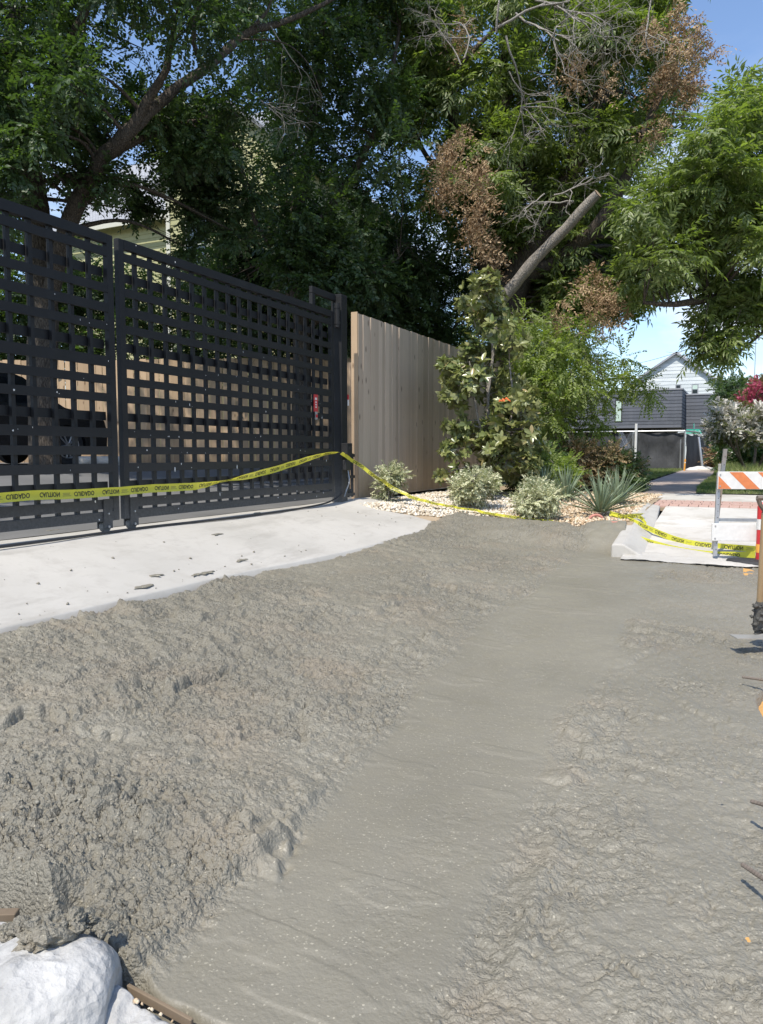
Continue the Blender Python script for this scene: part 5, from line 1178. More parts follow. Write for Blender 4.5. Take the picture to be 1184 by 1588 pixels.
# magnolia: the leaves that show are leaves of their own
b0 = base_at(762, 768, 12.2, -0.03)
T7 = thing('magnolia', 'glossy broad leaved magnolia with bronze tips against the timber fence', 'tree', b0)
B7 = fill([(735, 440), (768, 432), (790, 470), (800, 520), (800, 570), (822, 620), (828, 690), (815, 735), (760, 752), (712, 742), (698, 700), (706, 640), (698, 592), (722, 556), (732, 500)], 11.6, 12.9, 22, 90, 51)
B7 += [(AD(x, y, 11.9), q / F_PX * 11.9) for x, y, q in ((762, 440, 12), (695, 615, 9), (690, 565, 8), (705, 570, 10), (694, 700, 10), (686, 735, 7), (720, 470, 10), (808, 690, 16), (828, 665, 9), (825, 720, 9), (700, 660, 9))]
L7 = [([b0, AD(765, 700, 12.2), AD(757, 620, 12.2), AD(765, 540, 12.2), AD(748, 470, 12.2)], .04, .014), limb((763, 720, 12.2), (740, 640, 12), (728, 560, 12), r=(.025, .01)), limb((765, 700, 12.2), (795, 640, 12), (790, 560, 12.1), r=(.025, .01)), limb((757, 600, 12.2), (742, 520, 12.2), (727, 470, 12.2), r=(.015, .007))]
wood_part('trunk', L7, B7, 'grey_bark', T7, rb=.01, seed=11, twigs=2)
def broad_leaf(L, W):
    s_ = [0, .25, .55, .82, 1.0]; w = [.05, .8, 1.0, .65, 0.0]; V = []
    for a_, b_ in zip(s_, w): V += [(a_ * L, -b_ * W / 2, b_ * W * .16 - .10 * L * a_ * a_), (a_ * L, 0, -.10 * L * a_ * a_), (a_ * L, b_ * W / 2, b_ * W * .16 - .10 * L * a_ * a_)]
    Fc = []
    for i in range(4): Fc += [(3 * i + 3, 3 * i + 4, 3 * i + 1, 3 * i), (3 * i + 4, 3 * i + 5, 3 * i + 2, 3 * i + 1)]
    return np.array(V), Fc
lv, lf = broad_leaf(.135, .058); lme = poly_mesh('leaf', lv, lf, M['magnolia_leaf'], True)
r = np.random.default_rng(12); mats_ = []
for c_, q in B7:
    for _ in range(11):
        e = r.normal(size=3); e /= np.linalg.norm(e); p = c_ + e * q * r.uniform(.3, 1.0); ax = e + r.normal(0, .3, 3) + [0, 0, .55]; ax /= np.linalg.norm(ax)
        t1 = np.cross(ax, [.3, .1, 1]); t1 /= np.linalg.norm(t1); t2 = np.cross(ax, t1)
        for k in range(7):
            an = k * 2.4 + r.uniform(0, .5); el_ = r.uniform(.15, .75); d = (t1 * math.cos(an) + t2 * math.sin(an)) * math.cos(el_) + ax * math.sin(el_); up = ax - d * (ax @ d); up /= np.linalg.norm(up); sd = np.cross(up, d); sc_ = r.uniform(.7, 1.15)
            mm_ = np.eye(4); mm_[:3, 0] = d * sc_; mm_[:3, 1] = sd * sc_; mm_[:3, 2] = up * sc_; mm_[:3, 3] = p - b0; mats_.append(mm_)
mats_.sort(key=lambda m: float((m[:3, 3] + b0) @ _F) - 0.25 * float(m[2, 2]))
for mm_ in mats_[:300]: o = link_obj('leaf', lme, None, T7); o.matrix_local = Matrix(mm_.tolist())
VV = np.concatenate([lv @ m[:3, :3].T + m[:3, 3] for m in mats_[300:]]); FF = (np.array(lf)[None] + (np.arange(len(mats_) - 300) * len(lv))[:, None, None]).reshape(-1, 4)
tag(link_obj('leaves', np_mesh('leaves', VV, FF, M['magnolia_leaf'], True), None, T7), kind='stuff')
p = AD(781, 622, 11.35); a = Acc()
for k in range(3): a.tube([(0, 0, 0), (.05 * (k - 1), -.02, .012 + .015 * k), (.09 * (k - 1) + .03, -.03, -.01)], [.008, .016, .004], 6)
tag(a.build('orange_ribbon', M['safety_orange'], loc=tuple(p)), 'small orange ribbon tied in the magnolia leaves', 'ribbon')

# shrubs of the bed
def shrub(name, label, poly, d0, d1, rpx, n, per, kind, sc_, mat, foot, seed, group=None, dn=0.0):
    b = base_at(foot[0], foot[1], foot[2], -0.05); t_ = thing(name, label, 'shrub', b, group=group); Bl = fill(poly, d0, d1, rpx, n, seed)
    wood_part('stem', [([b, (b + Bl[0][0]) / 2 + [0, 0, .02], Bl[0][0]], .012, .006)] + [([b, b * .4 + Bl[k][0] * .6, Bl[k][0]], .009, .004) for k in range(1, min(5, len(Bl)))], Bl, 'grey_bark', t_, rb=.006, seed=seed, twigs=3, n=5)
    foliage('foliage', Bl, per, kind, sc_, mat, t_, seed=seed, down=dn, zmin=-0.08); return t_
shrub('variegated_shrub', 'small sparse cream and green shrub at the foot of the timber fence', [(583, 735), (600, 728), (635, 732), (628, 758), (600, 768), (588, 758)], 10.9, 11.3, 11, 14, 26, 'small', .9, 'cream_leaf', (602, 770, 11.1), 61, 'variegated shrubs in the gravel')
shrub('variegated_shrub', 'round cream and green shrub in front of the magnolia', [(712, 744), (733, 736), (754, 744), (758, 760), (745, 770), (718, 770), (710, 758)], 10.3, 11.0, 11, 24, 30, 'small', .9, 'cream_leaf', (733, 778, 10.7), 62, 'variegated shrubs in the gravel')
shrub('variegated_shrub', 'largest cream and green shrub left of the nearest yucca', [(812, 764), (832, 752), (855, 758), (864, 776), (852, 790), (822, 792), (805, 786)], 9.4, 10.1, 11, 26, 32, 'small', .9, 'cream_leaf', (838, 800, 9.8), 63, 'variegated shrubs in the gravel')
shrub('dry_hedge', 'half dead brown and green hedge behind the yuccas', [(835, 708), (880, 696), (935, 697), (958, 705), (975, 722), (970, 752), (850, 756), (828, 735)], 14.2, 16.2, 22, 50, 42, 'small', 1.6, 'hedge_leaf', (910, 752, 15), 64)
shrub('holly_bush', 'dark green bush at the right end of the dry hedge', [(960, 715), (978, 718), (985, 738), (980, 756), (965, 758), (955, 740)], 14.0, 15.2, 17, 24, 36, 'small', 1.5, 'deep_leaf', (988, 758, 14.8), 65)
shrub('low_bush', 'low dark green bush between magnolia and young elm', [(800, 700), (850, 705), (862, 735), (850, 758), (805, 758), (795, 730)], 13.0, 14.2, 20, 26, 36, 'small', 1.6, 'elm_leaf', (828, 756, 13.6), 66)
shrub('leafy_bush', 'bright green broad bush just left of the back yucca', [(845, 715), (868, 712), (880, 735), (872, 758), (842, 758)], 12.2, 13.0, 13, 12, 30, 'small', 1.5, 'lime_leaf', (860, 758, 12.6), 67)

# yuccas, every blade its own leaf
def strap(L, W, bend):
    V = []; n = 6
    for i in range(n + 1):
        s_ = i / n; w = W * (0.7 + 0.6 * s_ if s_ < .5 else (1 - s_) * 2.0) * (1 if s_ < 1 else 0); x = L * s_; z = -bend * L * s_ * s_
        V += [(x, -w / 2, z + w * .28), (x, 0, z), (x, w / 2, z + w * .28)]
    Fc = []
    for i in range(n): Fc += [(3 * i, 3 * i + 1, 3 * i + 4, 3 * i + 3), (3 * i + 1, 3 * i + 2, 3 * i + 5, 3 * i + 4)]
    return poly_mesh('leaf', V, Fc, M['yucca_leaf'])
sm = [strap(1.0, .062, b_) for b_ in (.02, .06, .12, .22)]
def yucca(px, py, d, size, n, label, seed, z=None):
    b = AD(px, py, d); t_ = thing('yucca', label, 'yucca', b, group='yuccas in the gravel bed'); r = random.Random(seed)
    for k in range(n):
        el_ = math.radians(88 - 78 * (k / n) ** 0.9 + r.uniform(-6, 6)); az = k * 2.39996 + r.uniform(-.2, .2); L = size * r.uniform(.8, 1.1)
        o = link_obj('leaf', sm[r.randrange(4) if el_ < 1.2 else 0], None, t_); o.rotation_euler = (r.uniform(-.3, .3), -el_, az); o.scale = (L, L * .95 + .02, L)
        o.location = (0.03 * math.cos(az), 0.03 * math.sin(az), 0.02)
yucca(932, 797, 9.7, .56, 64, 'nearest full grey green yucca above the caution tape', 1)
yucca(958, 782, 10.9, .55, 50, 'yucca just behind and right of the nearest one', 2)
yucca(878, 776, 11.4, .52, 56, 'yucca standing between the big cream shrub and nearest yucca', 3)
yucca(845, 762, 12.0, .48, 40, 'smaller yucca half hidden behind the big cream shrub', 4)

# crape myrtles and what stands round them
def myrtle(name, label, poly, d0, d1, foot, petal, seed, group):
    b = base_at(foot[0], foot[1], foot[2], 0); t_ = thing(name, label, 'tree', b, group=group); Bl = fill(poly, d0, d1, 15, 56, seed)
    cx_ = np.mean([c_[0] for c_ in Bl], 0); lim = []
    for k in range(5): tgt = Bl[k * 3][0]; lim.append(([b + [.12 * (k - 2), 0, 0], b * .5 + tgt * .5 + [.05 * (k - 2), 0, -.1], tgt], .05, .015))
    wood_part('trunk', lim, Bl, 'myrtle_bark', t_, rb=.014, seed=seed, twigs=3, n=6)
    foliage('crown', Bl, 17, 'small', 1.7, 'myrtle_leaf', t_, seed=seed); foliage('blossom', Bl, 62, 'petal', .95, petal, t_, seed=seed + 1, down=-.6)
myrtle('crape_myrtle', 'white flowering crape myrtle beyond the barricade', [(1088, 662), (1105, 640), (1125, 618), (1150, 622), (1240, 640), (1240, 690), (1180, 695), (1135, 685), (1105, 680)], 21.5, 24, (1172, 722, 23), 'white_petal', 71, None)
myrtle('crape_myrtle', 'dark leaved crape myrtle with pink blossom behind the white one', [(1145, 618), (1165, 600), (1184, 585), (1260, 560), (1260, 650), (1150, 640)], 24.5, 27, (1182, 718, 26), 'pink_petal', 73, None)
shrub('cherry_laurel', 'upright dark shrub between white house and pink crape myrtle', [(1112, 605), (1128, 592), (1150, 600), (1146, 585), (1160, 592), (1165, 640), (1120, 650)], 34, 37, 14, 28, 26, 'far', 1.0, 'deep_leaf', (1130, 715, 35), 75)
shrub('green_thicket', 'bright green thicket below the white crape myrtle', [(1108, 684), (1150, 682), (1200, 690), (1200, 722), (1112, 722)], 28, 31, 14, 34, 28, 'far', .8, 'elm_leaf', (1135, 722, 29), 76)
shrub('dry_bush', 'orange brown dry bush at the end of the dark fence', [(1107, 700), (1117, 700), (1119, 724), (1108, 724)], 33, 34, 7, 8, 22, 'small', 2.6, 'dead_leaf', (1112, 724, 33.5), 77)
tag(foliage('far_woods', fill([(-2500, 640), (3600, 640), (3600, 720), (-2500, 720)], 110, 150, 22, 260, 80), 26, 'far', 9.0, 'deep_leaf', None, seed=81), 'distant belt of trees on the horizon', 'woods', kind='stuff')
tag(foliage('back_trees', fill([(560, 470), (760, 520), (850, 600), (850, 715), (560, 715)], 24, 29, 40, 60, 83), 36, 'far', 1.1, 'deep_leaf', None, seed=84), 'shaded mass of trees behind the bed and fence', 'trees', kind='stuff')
# fallen brown leaves and twigs in the bed
# ================================================================== CAUTION TAPE
TXT = {w: text_mesh(w, 0.048, 0.0012) for w in ('CUIDADO', 'CAUTION')}
for w in TXT:
    v = np.array([x_.co[:] for x_ in TXT[w].vertices]); f_ = [tuple(p_.vertices) for p_ in TXT[w].polygons]; v[:, 0] -= v[:, 0].min(); v[:, 1] -= (v[:, 1].min() + v[:, 1].max()) / 2; v[:, 1] *= .040 / (v[:, 1].max() - v[:, 1].min()); v[:, 0] *= {'CUIDADO': .215, 'CAUTION': .195}[w] / v[:, 0].max(); TXT[w] = (v, f_)
def tape(label, pts, sides, width=0.076, mirror=True, per=10, phase=0.0, wob=0.0, group='caution tapes', seed=0):
    """pts: centre line; sides: which way the width points at each point"""
    C_ = catmull(pts, per); S_ = catmull(sides, per); S_ /= np.linalg.norm(S_, axis=1, keepdims=True); n = len(C_)
    if wob: C_ = C_ + wob * np.stack([fbm(np.arange(n) * .22, np.zeros(n) + q * 3, seed + q, 2) for q in range(3)], 1)
    tg = np.gradient(C_, axis=0); tg /= np.linalg.norm(tg, axis=1, keepdims=True); N_ = np.cross(tg, S_); N_ /= np.linalg.norm(N_, axis=1, keepdims=True)
    m = 5; h = np.linspace(-.5, .5, m); curl = 0.05 * (4 * h * h - .5)
    V = (C_[:, None] + S_[:, None] * h[None, :, None] * width + N_[:, None] * curl[None, :, None] * width).reshape(-1, 3)
    i = np.arange(n - 1)[:, None] * m + np.arange(m - 1)[None]; Q = np.stack([i, i + m, i + m + 1, i + 1], -1).reshape(-1, 4)
    o = link_obj('caution_tape', np_mesh('caution_tape', V, Q, M['tape_yellow'], True)); tag(o, label, 'tape', group)
    L = np.concatenate([[0], np.cumsum(np.linalg.norm(np.diff(C_, axis=0), axis=1))])
    def at(s_): return [np.array([np.interp(s_, L, A_[:, k]) for k in range(3)]).T for A_ in (C_, S_, N_)]
    tv, tf = [], []; k0 = 0; sv, sf = [], []; s0 = phase; w_ = 0
    while s0 < L[-1] - .25:
        word = ('CUIDADO', 'CAUTION')[w_ % 2]; v, f_ = TXT[word]; c_, d_, n_ = at(s0 + v[:, 0]); yy = v[:, 1] * (-1 if mirror else 1)
        for sg in (1, -1):
            P = c_ + d_ * yy[:, None] + n_ * (sg * 0.0012 + (0.05 * (4 * (yy / width) ** 2 - .5) * width))[:, None]
            tv += P.tolist(); tf += [tuple(a_ + k0 for a_ in q) for q in f_]; k0 += len(v)
        s0 += v[:, 0].max() + (.09 if w_ % 2 == 0 else .03)
        if w_ % 2 == 1:      # the small unreadable print after each pair
            for (t0, t1, ya) in ((0, .075, .010), (.004, .070, .0), (.0, .085, -.012)):
                q = [(s0 + t0, ya - .0028), (s0 + t1, ya - .0028), (s0 + t1, ya + .0028), (s0 + t0, ya + .0028)]
                if q[1][0] > L[-1]: break
                for sg in (1, -1):
                    k1 = len(sv)
                    for (ss, y_) in q: c_, d_, n_ = at(np.array([ss])); sv.append((c_[0] + d_[0] * y_ + n_[0] * (sg * .0012 - .05 * .5 * width)).tolist())
                    sf.append((k1, k1 + 1, k1 + 2, k1 + 3))
            s0 += .115
        w_ += 1
    if tv: tag(link_obj('lettering', poly_mesh('lettering', tv, tf, M['tape_black']), None, o), kind='stuff')
    if sv: link_obj('small_print', poly_mesh('small_print', sv, sf, M['tape_smudge']), None, o)
    return o
up = np.array([0, 0, 1.0]); xt = -4.985
g = lambda px, py, x=xt: AX(px, py, x)
pts = [np.array([xt, 1.9, .36]), np.array([xt, 2.9, .335]), g(0, 772), g(60, 768), g(120, 766), g(184, 762), g(240, 757.5), g(290, 755), g(320, 752), g(352, 745), g(390, 737), g(430, 727), g(470, 714), g(505, 704, -5.0), g(524, 702, -4.99)]
sd = [up] * 7 + [up + [0.05, 0, 0], np.array([.55, 0, .8]), np.array([.9, 0, .35]), np.array([.35, 0, 1.0]), np.array([.1, 0, 1]), np.array([.35, 0, 1]), np.array([.8, 0, .6]), np.array([1, 0, .3])]
tape('long yellow caution tape stretched across the front of the black gate', pts, sd, phase=.12, wob=.006)
zb_ = lambda p: p
P2 = [AX(530, 703, -4.97), AD(560, 722, 10.75), AD(590, 744, 10.75), AD(620, 762, 10.7), AD(655, 776, 10.5), AD(700, 785, 10.15), AD(740, 792, 9.9), AD(785, 800, 9.6), AD(830, 806, 9.45), AD(870, 810, 9.4)]
S2 = [np.array([.3, .2, .3]), np.array([.2, .3, .5]), np.array([.4, -.2, .3]), np.array([.2, .4, .4]), np.array([.3, .3, .3]), np.array([.1, .8, .35]), np.array([.2, .8, .4]), np.array([.0, .8, .5]), np.array([.1, .6, .6]), np.array([.1, .8, .3])]
tape('twisted caution tape dropping from the gate post down over the gravel', P2, S2, width=.05, phase=.3, wob=.02, seed=9)
P3 = [AD(870, 810, 9.4), AD(905, 812, 9.3), AD(935, 818, 9.15), AD(957, 824, 8.75), AD(1001, 839, 8.5), AD(1044, 851, 8.2), AD(1092, 859, 7.9), AD(1140, 861, 7.65), AD(1172, 861, 7.45)]
S3 = [np.array([.1, .8, .2]), np.array([.1, .8, .5]), np.array([.1, .7, .7]), np.array([.1, .5, 1]), np.array([.2, .3, 1]), np.array([.1, .2, 1]), np.array([.1, .3, 1]), np.array([.0, .15, 1]), np.array([0, .1, 1])]
tape('lower caution tape drooping across the ramp foot to the orange marker', P3, S3, width=.07, phase=.25, seed=12)
P4 = [AD(946, 796, 9.55), AD(962, 801, 9.45), AD(984, 809, 9.2), AD(1008, 820, 8.9), AD(1044, 835, 8.5), AD(1072, 842, 8.25), AD(1099, 846, 8.1), AD(1125, 848, 8.0), AD(1176, 852, 7.75)]
S4 = [np.array([.1, .5, 1]), np.array([.1, .5, 1]), np.array([.1, .6, .8]), np.array([.1, .4, 1]), np.array([.2, .2, 1]), np.array([.1, .4, .8]), np.array([.1, .2, 1]), up, up]
tape('upper caution tape strung above the ramp from the nearest yucca', P4, S4, width=.065, phase=.2, seed=15)
# the crumpled bunch under the yucca
P5 = [AD(948, 797, 9.5), AD(975, 802, 9.35), AD(998, 797, 9.6), AD(975, 798, 9.6), AD(962, 804, 9.3), AD(990, 801, 9.4), AD(1003, 812, 9.1)]
S5 = [np.array([.1, .8, .4]), up, np.array([.6, .6, .3]), np.array([.2, .9, .3]), up, np.array([.4, .4, .6]), np.array([0, .8, .5])]
tape('crumpled bunch of caution tape lying on the kerb below the yucca', P5, S5, width=.05, phase=.1, seed=18)

# ================================================================== BARRICADE
d_b = 7.5
p0 = AD(1107, 862, d_b); BR = thing('barricade', 'folding barricade with orange striped top board and plain white lower board', 'barricade', (p0[0], p0[1], p0[2]), HEAD * 0.75)
def bpz(px, py, d=d_b): return float(AD(px, py, d)[2] - p0[2])
WB = 0.92; zt0, zt1 = bpz(1110, 758), bpz(1110, 731); zl0, zl1 = bpz(1105, 838), bpz(1105, 811)
def board(name, x0, x1, z0, z1, y, striped):
    if not striped: return box(name, (x1 - x0, 0.022, z1 - z0), ((x0 + x1) / 2, y, (z0 + z1) / 2), M['white_paint'], BR, bev=0.003)
    h = z1 - z0; core = box(name, (x1 - x0, 0.022, h), ((x0 + x1) / 2, y, (z0 + z1) / 2), M['white_paint'], BR, bev=0.003)
    k = 0; x = -0.16
    while x < (x1 - x0):
        # each orange band slants down to the right
        quad = [(x, h), (x + .125, h), (x + .125 + h * 0.95, 0), (x + h * .95, 0)]
        W_ = x1 - x0; pts_ = []
        for i in range(4):       # clip to the board
            a_, b_ = quad[i], quad[(i + 1) % 4]
            pts_.append(a_)
        def clipx(P, lim, lo):
            out_ = []
            for i in range(len(P)):
                a_, b_ = P[i], P[(i + 1) % len(P)]; ia = a_[0] >= lim if lo else a_[0] <= lim; ib = b_[0] >= lim if lo else b_[0] <= lim
                if ia: out_.append(a_)
                if ia != ib: t_ = (lim - a_[0]) / (b_[0] - a_[0]); out_.append((lim, a_[1] + t_ * (b_[1] - a_[1])))
            return out_
        P = clipx(clipx(pts_, 0.004, True), W_ - 0.004, False)
        if len(P) > 2: link_obj('stripe', poly_mesh('stripe', [(a_ - W_ / 2, -0.0125, min(max(b_, .004), h - .004) - h / 2) for a_, b_ in P], [tuple(range(len(P)))[::-1]], M['orange_paint']), None, core)
        x += 0.262
    return core
board('top_board', 0.01, WB, zt0, zt1, -0.02, True); board('lower_board', -0.03, 0.47, zl0, zl1, -0.02, False)
def leg(x, yb, yt, ztp, z_b=0.0):
    a = Acc(); b_ = np.array([x, yb, z_b]); t_ = np.array([x + .02, yt, ztp])
    for dx, w in ((0, .036),):
        V = []
        for q in (b_, t_): V += [q + [0, 0, 0], q + [w, 0, 0], q + [w, .004, 0], q + [.004, .004, 0], q + [.004, .022, 0], q + [0, .022, 0]]
        a.add(V, [(0, 5, 4, 3, 2, 1), (6, 7, 8, 9, 10, 11)] + [(i, (i + 1) % 6, 6 + (i + 1) % 6, 6 + i) for i in range(6)])
    lg = a.build('leg', M['galvanized'], BR); h = Acc()
    for k in range(12):
        s_ = (k + 1) / 13; c_ = b_ + (t_ - b_) * s_ + np.array([.022, -.0015, 0]); h.tube([c_ + [0, .0012, 0], c_], .0045, 6)
    h.build('hole', M['car_trim'], lg); return lg
leg(0.0, 0.0, 0.03, zt1 - .01); leg(0.062, 0.26, 0.06, bpz(1118, 696), 0.03); leg(WB - .05, 0.0, 0.03, zt1 - .01); leg(WB - .05, 0.26, 0.06, bpz(1118, 696), 0.03)
box('cross_bar', (WB - .06, .02, .03), (WB / 2 + .02, .16, zl1 + .02), M['galvanized'], BR)
for (x, z) in ((.03, zt1 - .03), (.03, zt0 + .03), (.0, zl1 - .025), (.0, zl0 + .025)): a = Acc(); a.tube([(x, -.032, z), (x, -.036, z)], .008, 8); a.build('bolt', M['galvanized'], BR)
# delineator post on a rubber base
pd = AD(1180, 876, 7.35); DL = thing('delineator', 'orange and red plastic marker post on a black rubber base', 'marker', (pd[0], pd[1], pd[2] + .0))
V = []; n = 20
for (rx, z) in ((.30, 0), (.31, .02), (.29, .045), (.07, .055)): V += [(rx * math.cos(t_), rx * .62 * math.sin(t_) * (1 if abs(math.sin(t_)) < .8 else .9), z) for t_ in np.linspace(0, 2 * math.pi, n, endpoint=False)]
link_obj('base', poly_mesh('base', V, [(j * n + i, j * n + (i + 1) % n, (j + 1) * n + (i + 1) % n, (j + 1) * n + i) for j in range(3) for i in range(n)] + [tuple(range(3 * n, 4 * n))], M['black_rubber']), None, DL)
a = Acc(); a.tube([(0, 0, .05), (0, 0, .56)], .045, 14); a.tube([(0, 0, .56), (0, 0, .60)], [.045, .02], 14); a.build('post', M['red_paint'], DL)
a = Acc(); a.tube([(0, 0, .12), (0, 0, .20)], .047, 14); a.build('band', M['gold_orange'], DL)
a = Acc(); a.tube([(0, 0, .34), (0, 0, .44)], .047, 14); a.build('band', M['white_paint'], DL)

# ================================================================== SHOVEL
def pz(px, py, d): return AD(px, py, d)
s0, s1 = AD(1177, 972, 4.75), AD(1187, 790, 4.55)
SH = thing('shovel', 'short handled square shovel caked in wet concrete standing in the pour', 'shovel', tuple(s0))
s1 = s1 - s0; hd = s1 / np.linalg.norm(s1)
a = Acc(); a.tube([hd * .15, s1 * .97], [.019, .0175], 12, True); a.build('shaft', M['shovel_wood'], SH, smooth=False)
a = Acc(); pts = [(-hd * .01).tolist(), (hd * .05).tolist(), (hd * .11).tolist(), (hd * .17).tolist()]; a.tube(pts, [.032, .034, .028, .021], 12); a.build('socket', M['dark_mud'], SH)
a = Acc(); rt = _R
g0 = s1; a.tube([g0 * .96, g0 * .99 + rt * .0, g0 * 1.0 + rt * -.03 + hd * .03, g0 * 1.0 + rt * -.045 + hd * .07], [.018, .016, .013, .013], 8); a.tube([g0 * .99, g0 + rt * .03 + hd * .03, g0 + rt * .045 + hd * .07], [.016, .013, .013], 8); a.tube([g0 + rt * -.05 + hd * .07, g0 + rt * .05 + hd * .07], .015, 8)
a.build('grip', M['rust_steel'], SH)
# blade: a flat dished plate lying nearly level
bl = []; u_ = _R; f_ = np.array([-math.sin(HEAD), math.cos(HEAD), 0])
nu, nv = 9, 7
for i in range(nv):
    for j in range(nu):
        uu, vv = (j / (nu - 1) - .30) * .34, (i / (nv - 1)) * .20
        p = -u_ * .22 + u_ * uu * 1.0 + u_ * .12 - f_ * (.05 + vv * .5) + np.array([0, 0, -.045 + .02 * abs(j / (nu - 1) - .5) * 2 + .012 * uu * 8 * (1 - 0)]); bl.append(p)
Fc = [(i * nu + j, i * nu + j + 1, (i + 1) * nu + j + 1, (i + 1) * nu + j) for i in range(nv - 1) for j in range(nu - 1)]
n_ = len(bl); bl2 = bl + [p - np.array([0, 0, .006]) for p in bl]
edge = [j for j in range(nu)] + [(i + 1) * nu - 1 for i in range(1, nv)] + [(nv - 1) * nu + j for j in range(nu - 2, -1, -1)] + [i * nu for i in range(nv - 2, 0, -1)]
Fc = [q[::-1] for q in Fc] + [tuple(a_ + n_ for a_ in q) for q in Fc] + [(edge[k], edge[(k + 1) % len(edge)], edge[(k + 1) % len(edge)] + n_, edge[k] + n_) for k in range(len(edge))]
link_obj('blade', poly_mesh('blade', bl2, Fc, M['blade_steel'], False), None, SH)
kk = 90; r = np.random.default_rng(5); P = np.array([hd * r.uniform(-.03, .16) + r.normal(0, .017, 3) for _ in range(kk)]); V, T = pebble_mesh(P, r.uniform(.008, .022, kk), 6); tag(link_obj('mud_clods', np_mesh('mud_clods', V, T, M['dark_mud']), None, SH), kind='stuff')

# ================================================================== REBAR, RUBBLE, KERB END
def rebar(label, a_, b_, rad=.0065, ribs=True):
    A_, B_ = np.array(a_), np.array(b_); L = np.linalg.norm(B_ - A_); n = int(L / .012); s_ = np.linspace(0, 1, n * 2)
    rr = np.where(np.arange(n * 2) % 2 == 0, rad * 1.0, rad * (1.22 if ribs else 1.0)); pts = A_ + (B_ - A_) * s_[:, None]
    ac = Acc(); ac.tube(pts, rr, 8); tag(ac.build('rebar', M['rust_steel']), label, 'rebar', 'rebar ends beside the pour')
def gz(px, py, z): q = AZ(px, py, z); return q
for lab, (pa, za), (pb_, zb__) in (('ribbed rusty rebar end poking out lowest at the edge of the pour', ((1152, 1341), -.53), ((1240, 1400), -.50)), ('rebar with a pale tip above the lowest one', ((1166, 1243), -.50), ((1235, 1262), -.47)),
        ('thin rebar just below the shovel', ((1152, 1050), -.49), ((1240, 1062), -.46))):
    A_ = gz(*pa, za); B_ = gz(*pb_, zb__); rebar(lab, A_ + [0, 0, .0], B_)
for k, (px, py, z, s_, lab) in enumerate(((1108, 871, -.37, .034, 'rounded grey stone lying by the foot of the barricade'), (1119, 1217, -.50, .012, 'small tan stone in the rough concrete left of the rebar'))):
    q = AZ(px, py, z); V, T = pebble_mesh(np.array([[0, 0, s_ * .5]]), np.array([s_]), 30 + k); me = np_mesh('stone', V, T, M['stone_grey']); o = link_obj('stone', me, None, None, tuple(q)); md = o.modifiers.new('round', 'SUBSURF'); md.levels = md.render_levels = 2; tag(o, lab, 'stone')
# broken bits below the yucca
q = AZ(925, 806, -.12); ac = Acc(); ring = [(0.085 * math.cos(t_), 0, 0.085 * math.sin(t_) * .8) for t_ in np.linspace(0.1, math.pi - .1, 12)]; ac.tube(ring, .018, 8)
o = ac.build('clay_ring', M['terracotta'], loc=(q[0], q[1], -.13)); o.rotation_euler[2] = HEAD; tag(o, 'broken terracotta ring half buried in the gravel below the yucca', 'ring')
for k, (px, py, m_, sz, lab) in enumerate(((944, 808, 'terracotta', (.11, .06, .035), 'pinkish broken brick piece beside the terracotta ring'), (957, 812, 'terracotta', (.14, .07, .03), 'flat pink brick bat just above the kerb'), (951, 804, 'white_slurry', (.12, .07, .04), 'white lump of mortar between the brick pieces'), (962, 808, 'white_slurry', (.10, .08, .035), 'white chip of mortar nearest the kerb'), (934, 811, 'block_grey', (.16, .05, .018), 'thin grey offcut lying in front of the ring'))):
    q = AZ(px, py, -.13); tag(box('rubble_piece', sz, (q[0], q[1], q[2] + sz[2] * .4), M[m_], bev=.006, rotz=HEAD + random.uniform(-.6, .6)), lab, 'rubble')

# the old kerb end, splashed white, bottom left
nu, nv = 110, 72
th = np.linspace(0, 1, nu)[None, :]; ph = np.linspace(-1, 1, nv)[:, None]
ax0 = AZ(175, 1500, -.52); dk = np.array([-0.85, -0.52]); dk /= np.linalg.norm(dk); nk = np.array([-dk[1], dk[0]])
Lk = 0.95; s_ = th * Lk * np.ones_like(ph); w_ = 0.19 * np.sin(np.clip(ph, -1, 1) * np.pi / 2) * np.ones_like(th)
round_ = np.sqrt(np.clip(1 - np.clip((0.10 - s_) / 0.10, 0, 1) ** 2, 0, 1)) * .35 + .65
w_ = w_ * (0.55 + 0.45 * np.sqrt(np.clip(s_ / 0.16, 0, 1))) 
hh_ = 0.19 * np.cos(np.clip(ph, -1, 1) * np.pi / 2) ** 0.7 * round_
KX = ax0[0] + dk[0] * s_ + nk[0] * w_; KY = ax0[1] + dk[1] * s_ + nk[1] * w_
KZ = -0.665 + hh_ + 0.024 * fbm(KX * 7, KY * 7, 400, 4) + 0.008 * fbm(KX * 30, KY * 30, 401, 3)
me = grid_mesh('kerb_end', KX, KY, KZ, M['white_slurry'], True)
KE = link_obj('kerb_end', me); tag(KE, 'rounded white splashed end of the old kerb, lower left corner', 'kerb')
j0 = [(float(KX[i, 0]), float(KY[i, 0]), float(KZ[i, 0])) for i in range(nv)]
cc = (float(np.mean([p[0] for p in j0])), float(np.mean([p[1] for p in j0])), -.70)
link_obj('end_face', poly_mesh('end_face', j0 + [cc], [(i, i + 1, nv) for i in range(nv - 1)], M['white_slurry']), None, KE)
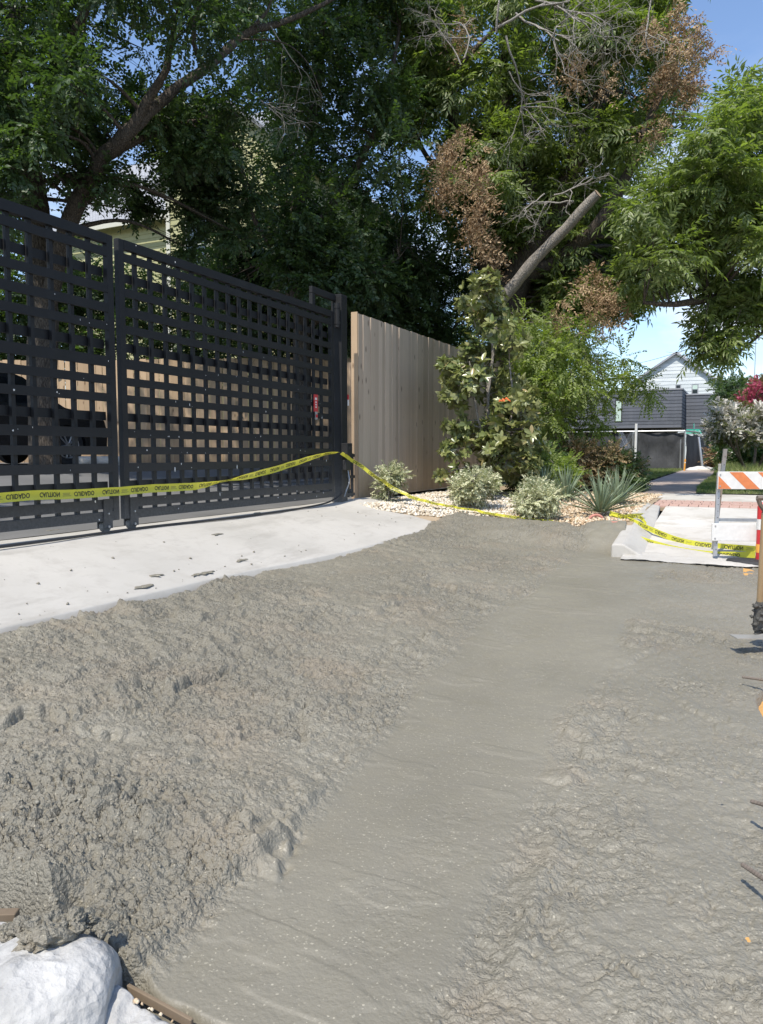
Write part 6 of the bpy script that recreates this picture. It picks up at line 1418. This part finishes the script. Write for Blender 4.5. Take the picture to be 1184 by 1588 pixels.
# splashed spill in front of it and the form board with pebbles
lx = np.linspace(-2.4, -0.86, 120); ly = np.linspace(0.55, 1.42, 80); LX, LY = np.meshgrid(lx, ly)
inn = AZ(200, 1535, -.60); e2 = AZ(300, 1590, -.60); dd = (e2 - inn)[:2]; dd /= np.linalg.norm(dd); nn2 = np.array([-dd[1], dd[0]])
dist = (LX - inn[0]) * nn2[0] + (LY - inn[1]) * nn2[1] + 0.02 * fbm(LX * 9, LY * 9, 411, 3)
LZ = -0.585 + 0.035 * fbm(LX * 5, LY * 5, 410, 4) + 0.016 * fbm(LX * 24, LY * 24, 412, 3) - 0.16 * sstep(-0.03, 0.03, dist)
tag(link_obj('mortar_bed', grid_mesh('mortar_bed', LX, LY, LZ, M['white_slurry'])), kind='structure')
fb = (inn + e2) / 2; FB = box('form_board', (0.22, 0.010, 0.024), (fb[0] - .01, fb[1] + .008, -.606), M['form_wood'], None, math.atan2(dd[1], dd[0]), bev=.002); tag(FB, 'thin splintered form board at the corner of the smooth strip', 'board')
k = 8; t_ = rng.uniform(.2, 1.0, k); V, T = pebble_mesh(np.stack([inn[0] + dd[0] * .25 * t_ - nn2[0] * .03, inn[1] + dd[1] * .25 * t_ - nn2[1] * .03, np.full(k, -.585)], -1), rng.uniform(.004, .009, k), 51)
tag(link_obj('pebbles', np_mesh('pebbles', V, T, M['tan_gravel'])), 'few tan pebbles along the splintered form board', 'pebbles', kind='stuff')
q = AZ(6, 1425, -.5); FB2 = box('wood_offcut', (0.07, 0.03, 0.02), (q[0], q[1], q[2] + .01), M['form_wood'], None, .5, bev=.002); tag(FB2, 'stub of wet timber at the left edge above the white kerb end', 'offcut')
# big soft lumps piled at the kerb end
def lump(px, py, z, s_, seed, lab, sq=.7):
    r = np.random.default_rng(seed); n1_, n2_ = 44, 26; V = []
    A1, A2 = np.meshgrid(np.linspace(0, 2 * np.pi, n1_, endpoint=False), np.linspace(0.05, np.pi * .98, n2_)); nx, ny, nz_ = np.sin(A2) * np.cos(A1), np.sin(A2) * np.sin(A1), np.cos(A2)
    R_ = s_ * (1 + .6 * fbm(nx * 1.7 + seed, ny * 1.7 + nz_ * 1.3, seed, 4) + .22 * fbm(nx * 5 + ny * 2, nz_ * 5 + ny * 3, seed, 3) + .13 * fbm(nx * 12 + ny * 5, nz_ * 13 + ny * 7, seed + 3, 2)); q = AZ(px, py, z)
    V = np.stack([nx * R_, ny * R_, nz_ * R_ * sq], -1).reshape(-1, 3); Fc = [(j * n1_ + i, (j + 1) * n1_ + i, (j + 1) * n1_ + (i + 1) % n1_, j * n1_ + (i + 1) % n1_) for j in range(n2_ - 1) for i in range(n1_)] + [tuple(range(n1_)), tuple(range((n2_ - 1) * n1_, n2_ * n1_))[::-1]]
    me_ = poly_mesh('concrete_lump', V, Fc, M['wet_concrete'], False); at_ = me_.attributes.new('rough', 'FLOAT', 'POINT'); at_.data.foreach_set('value', np.full(len(V), .9, np.float32))
    o = link_obj('concrete_lump', me_, None, None, (q[0], q[1], q[2])); tag(o, lab, 'lump', 'soft lumps of concrete piled by the kerb end')
lump(66, 1452, -.47, .062, 1, 'grey lump of concrete slumped over the top of the white kerb end'); lump(104, 1436, -.46, .045, 2, 'smaller grey lump right of the one slumped over the kerb end')

for k, (px, py, s__, lab) in enumerate(((130, 1428, .030, 'knob of concrete on the right shoulder of the white kerb end'), (36, 1440, .034, 'knob of concrete at the upper left of the white kerb end'), (160, 1440, .022, 'smallest knob of concrete by the kerb end rim'), (12, 1445, .028, 'knob of concrete beside the wet timber stub'))):
    lump(px, py, -.48, s__, 20 + k, lab, .6)
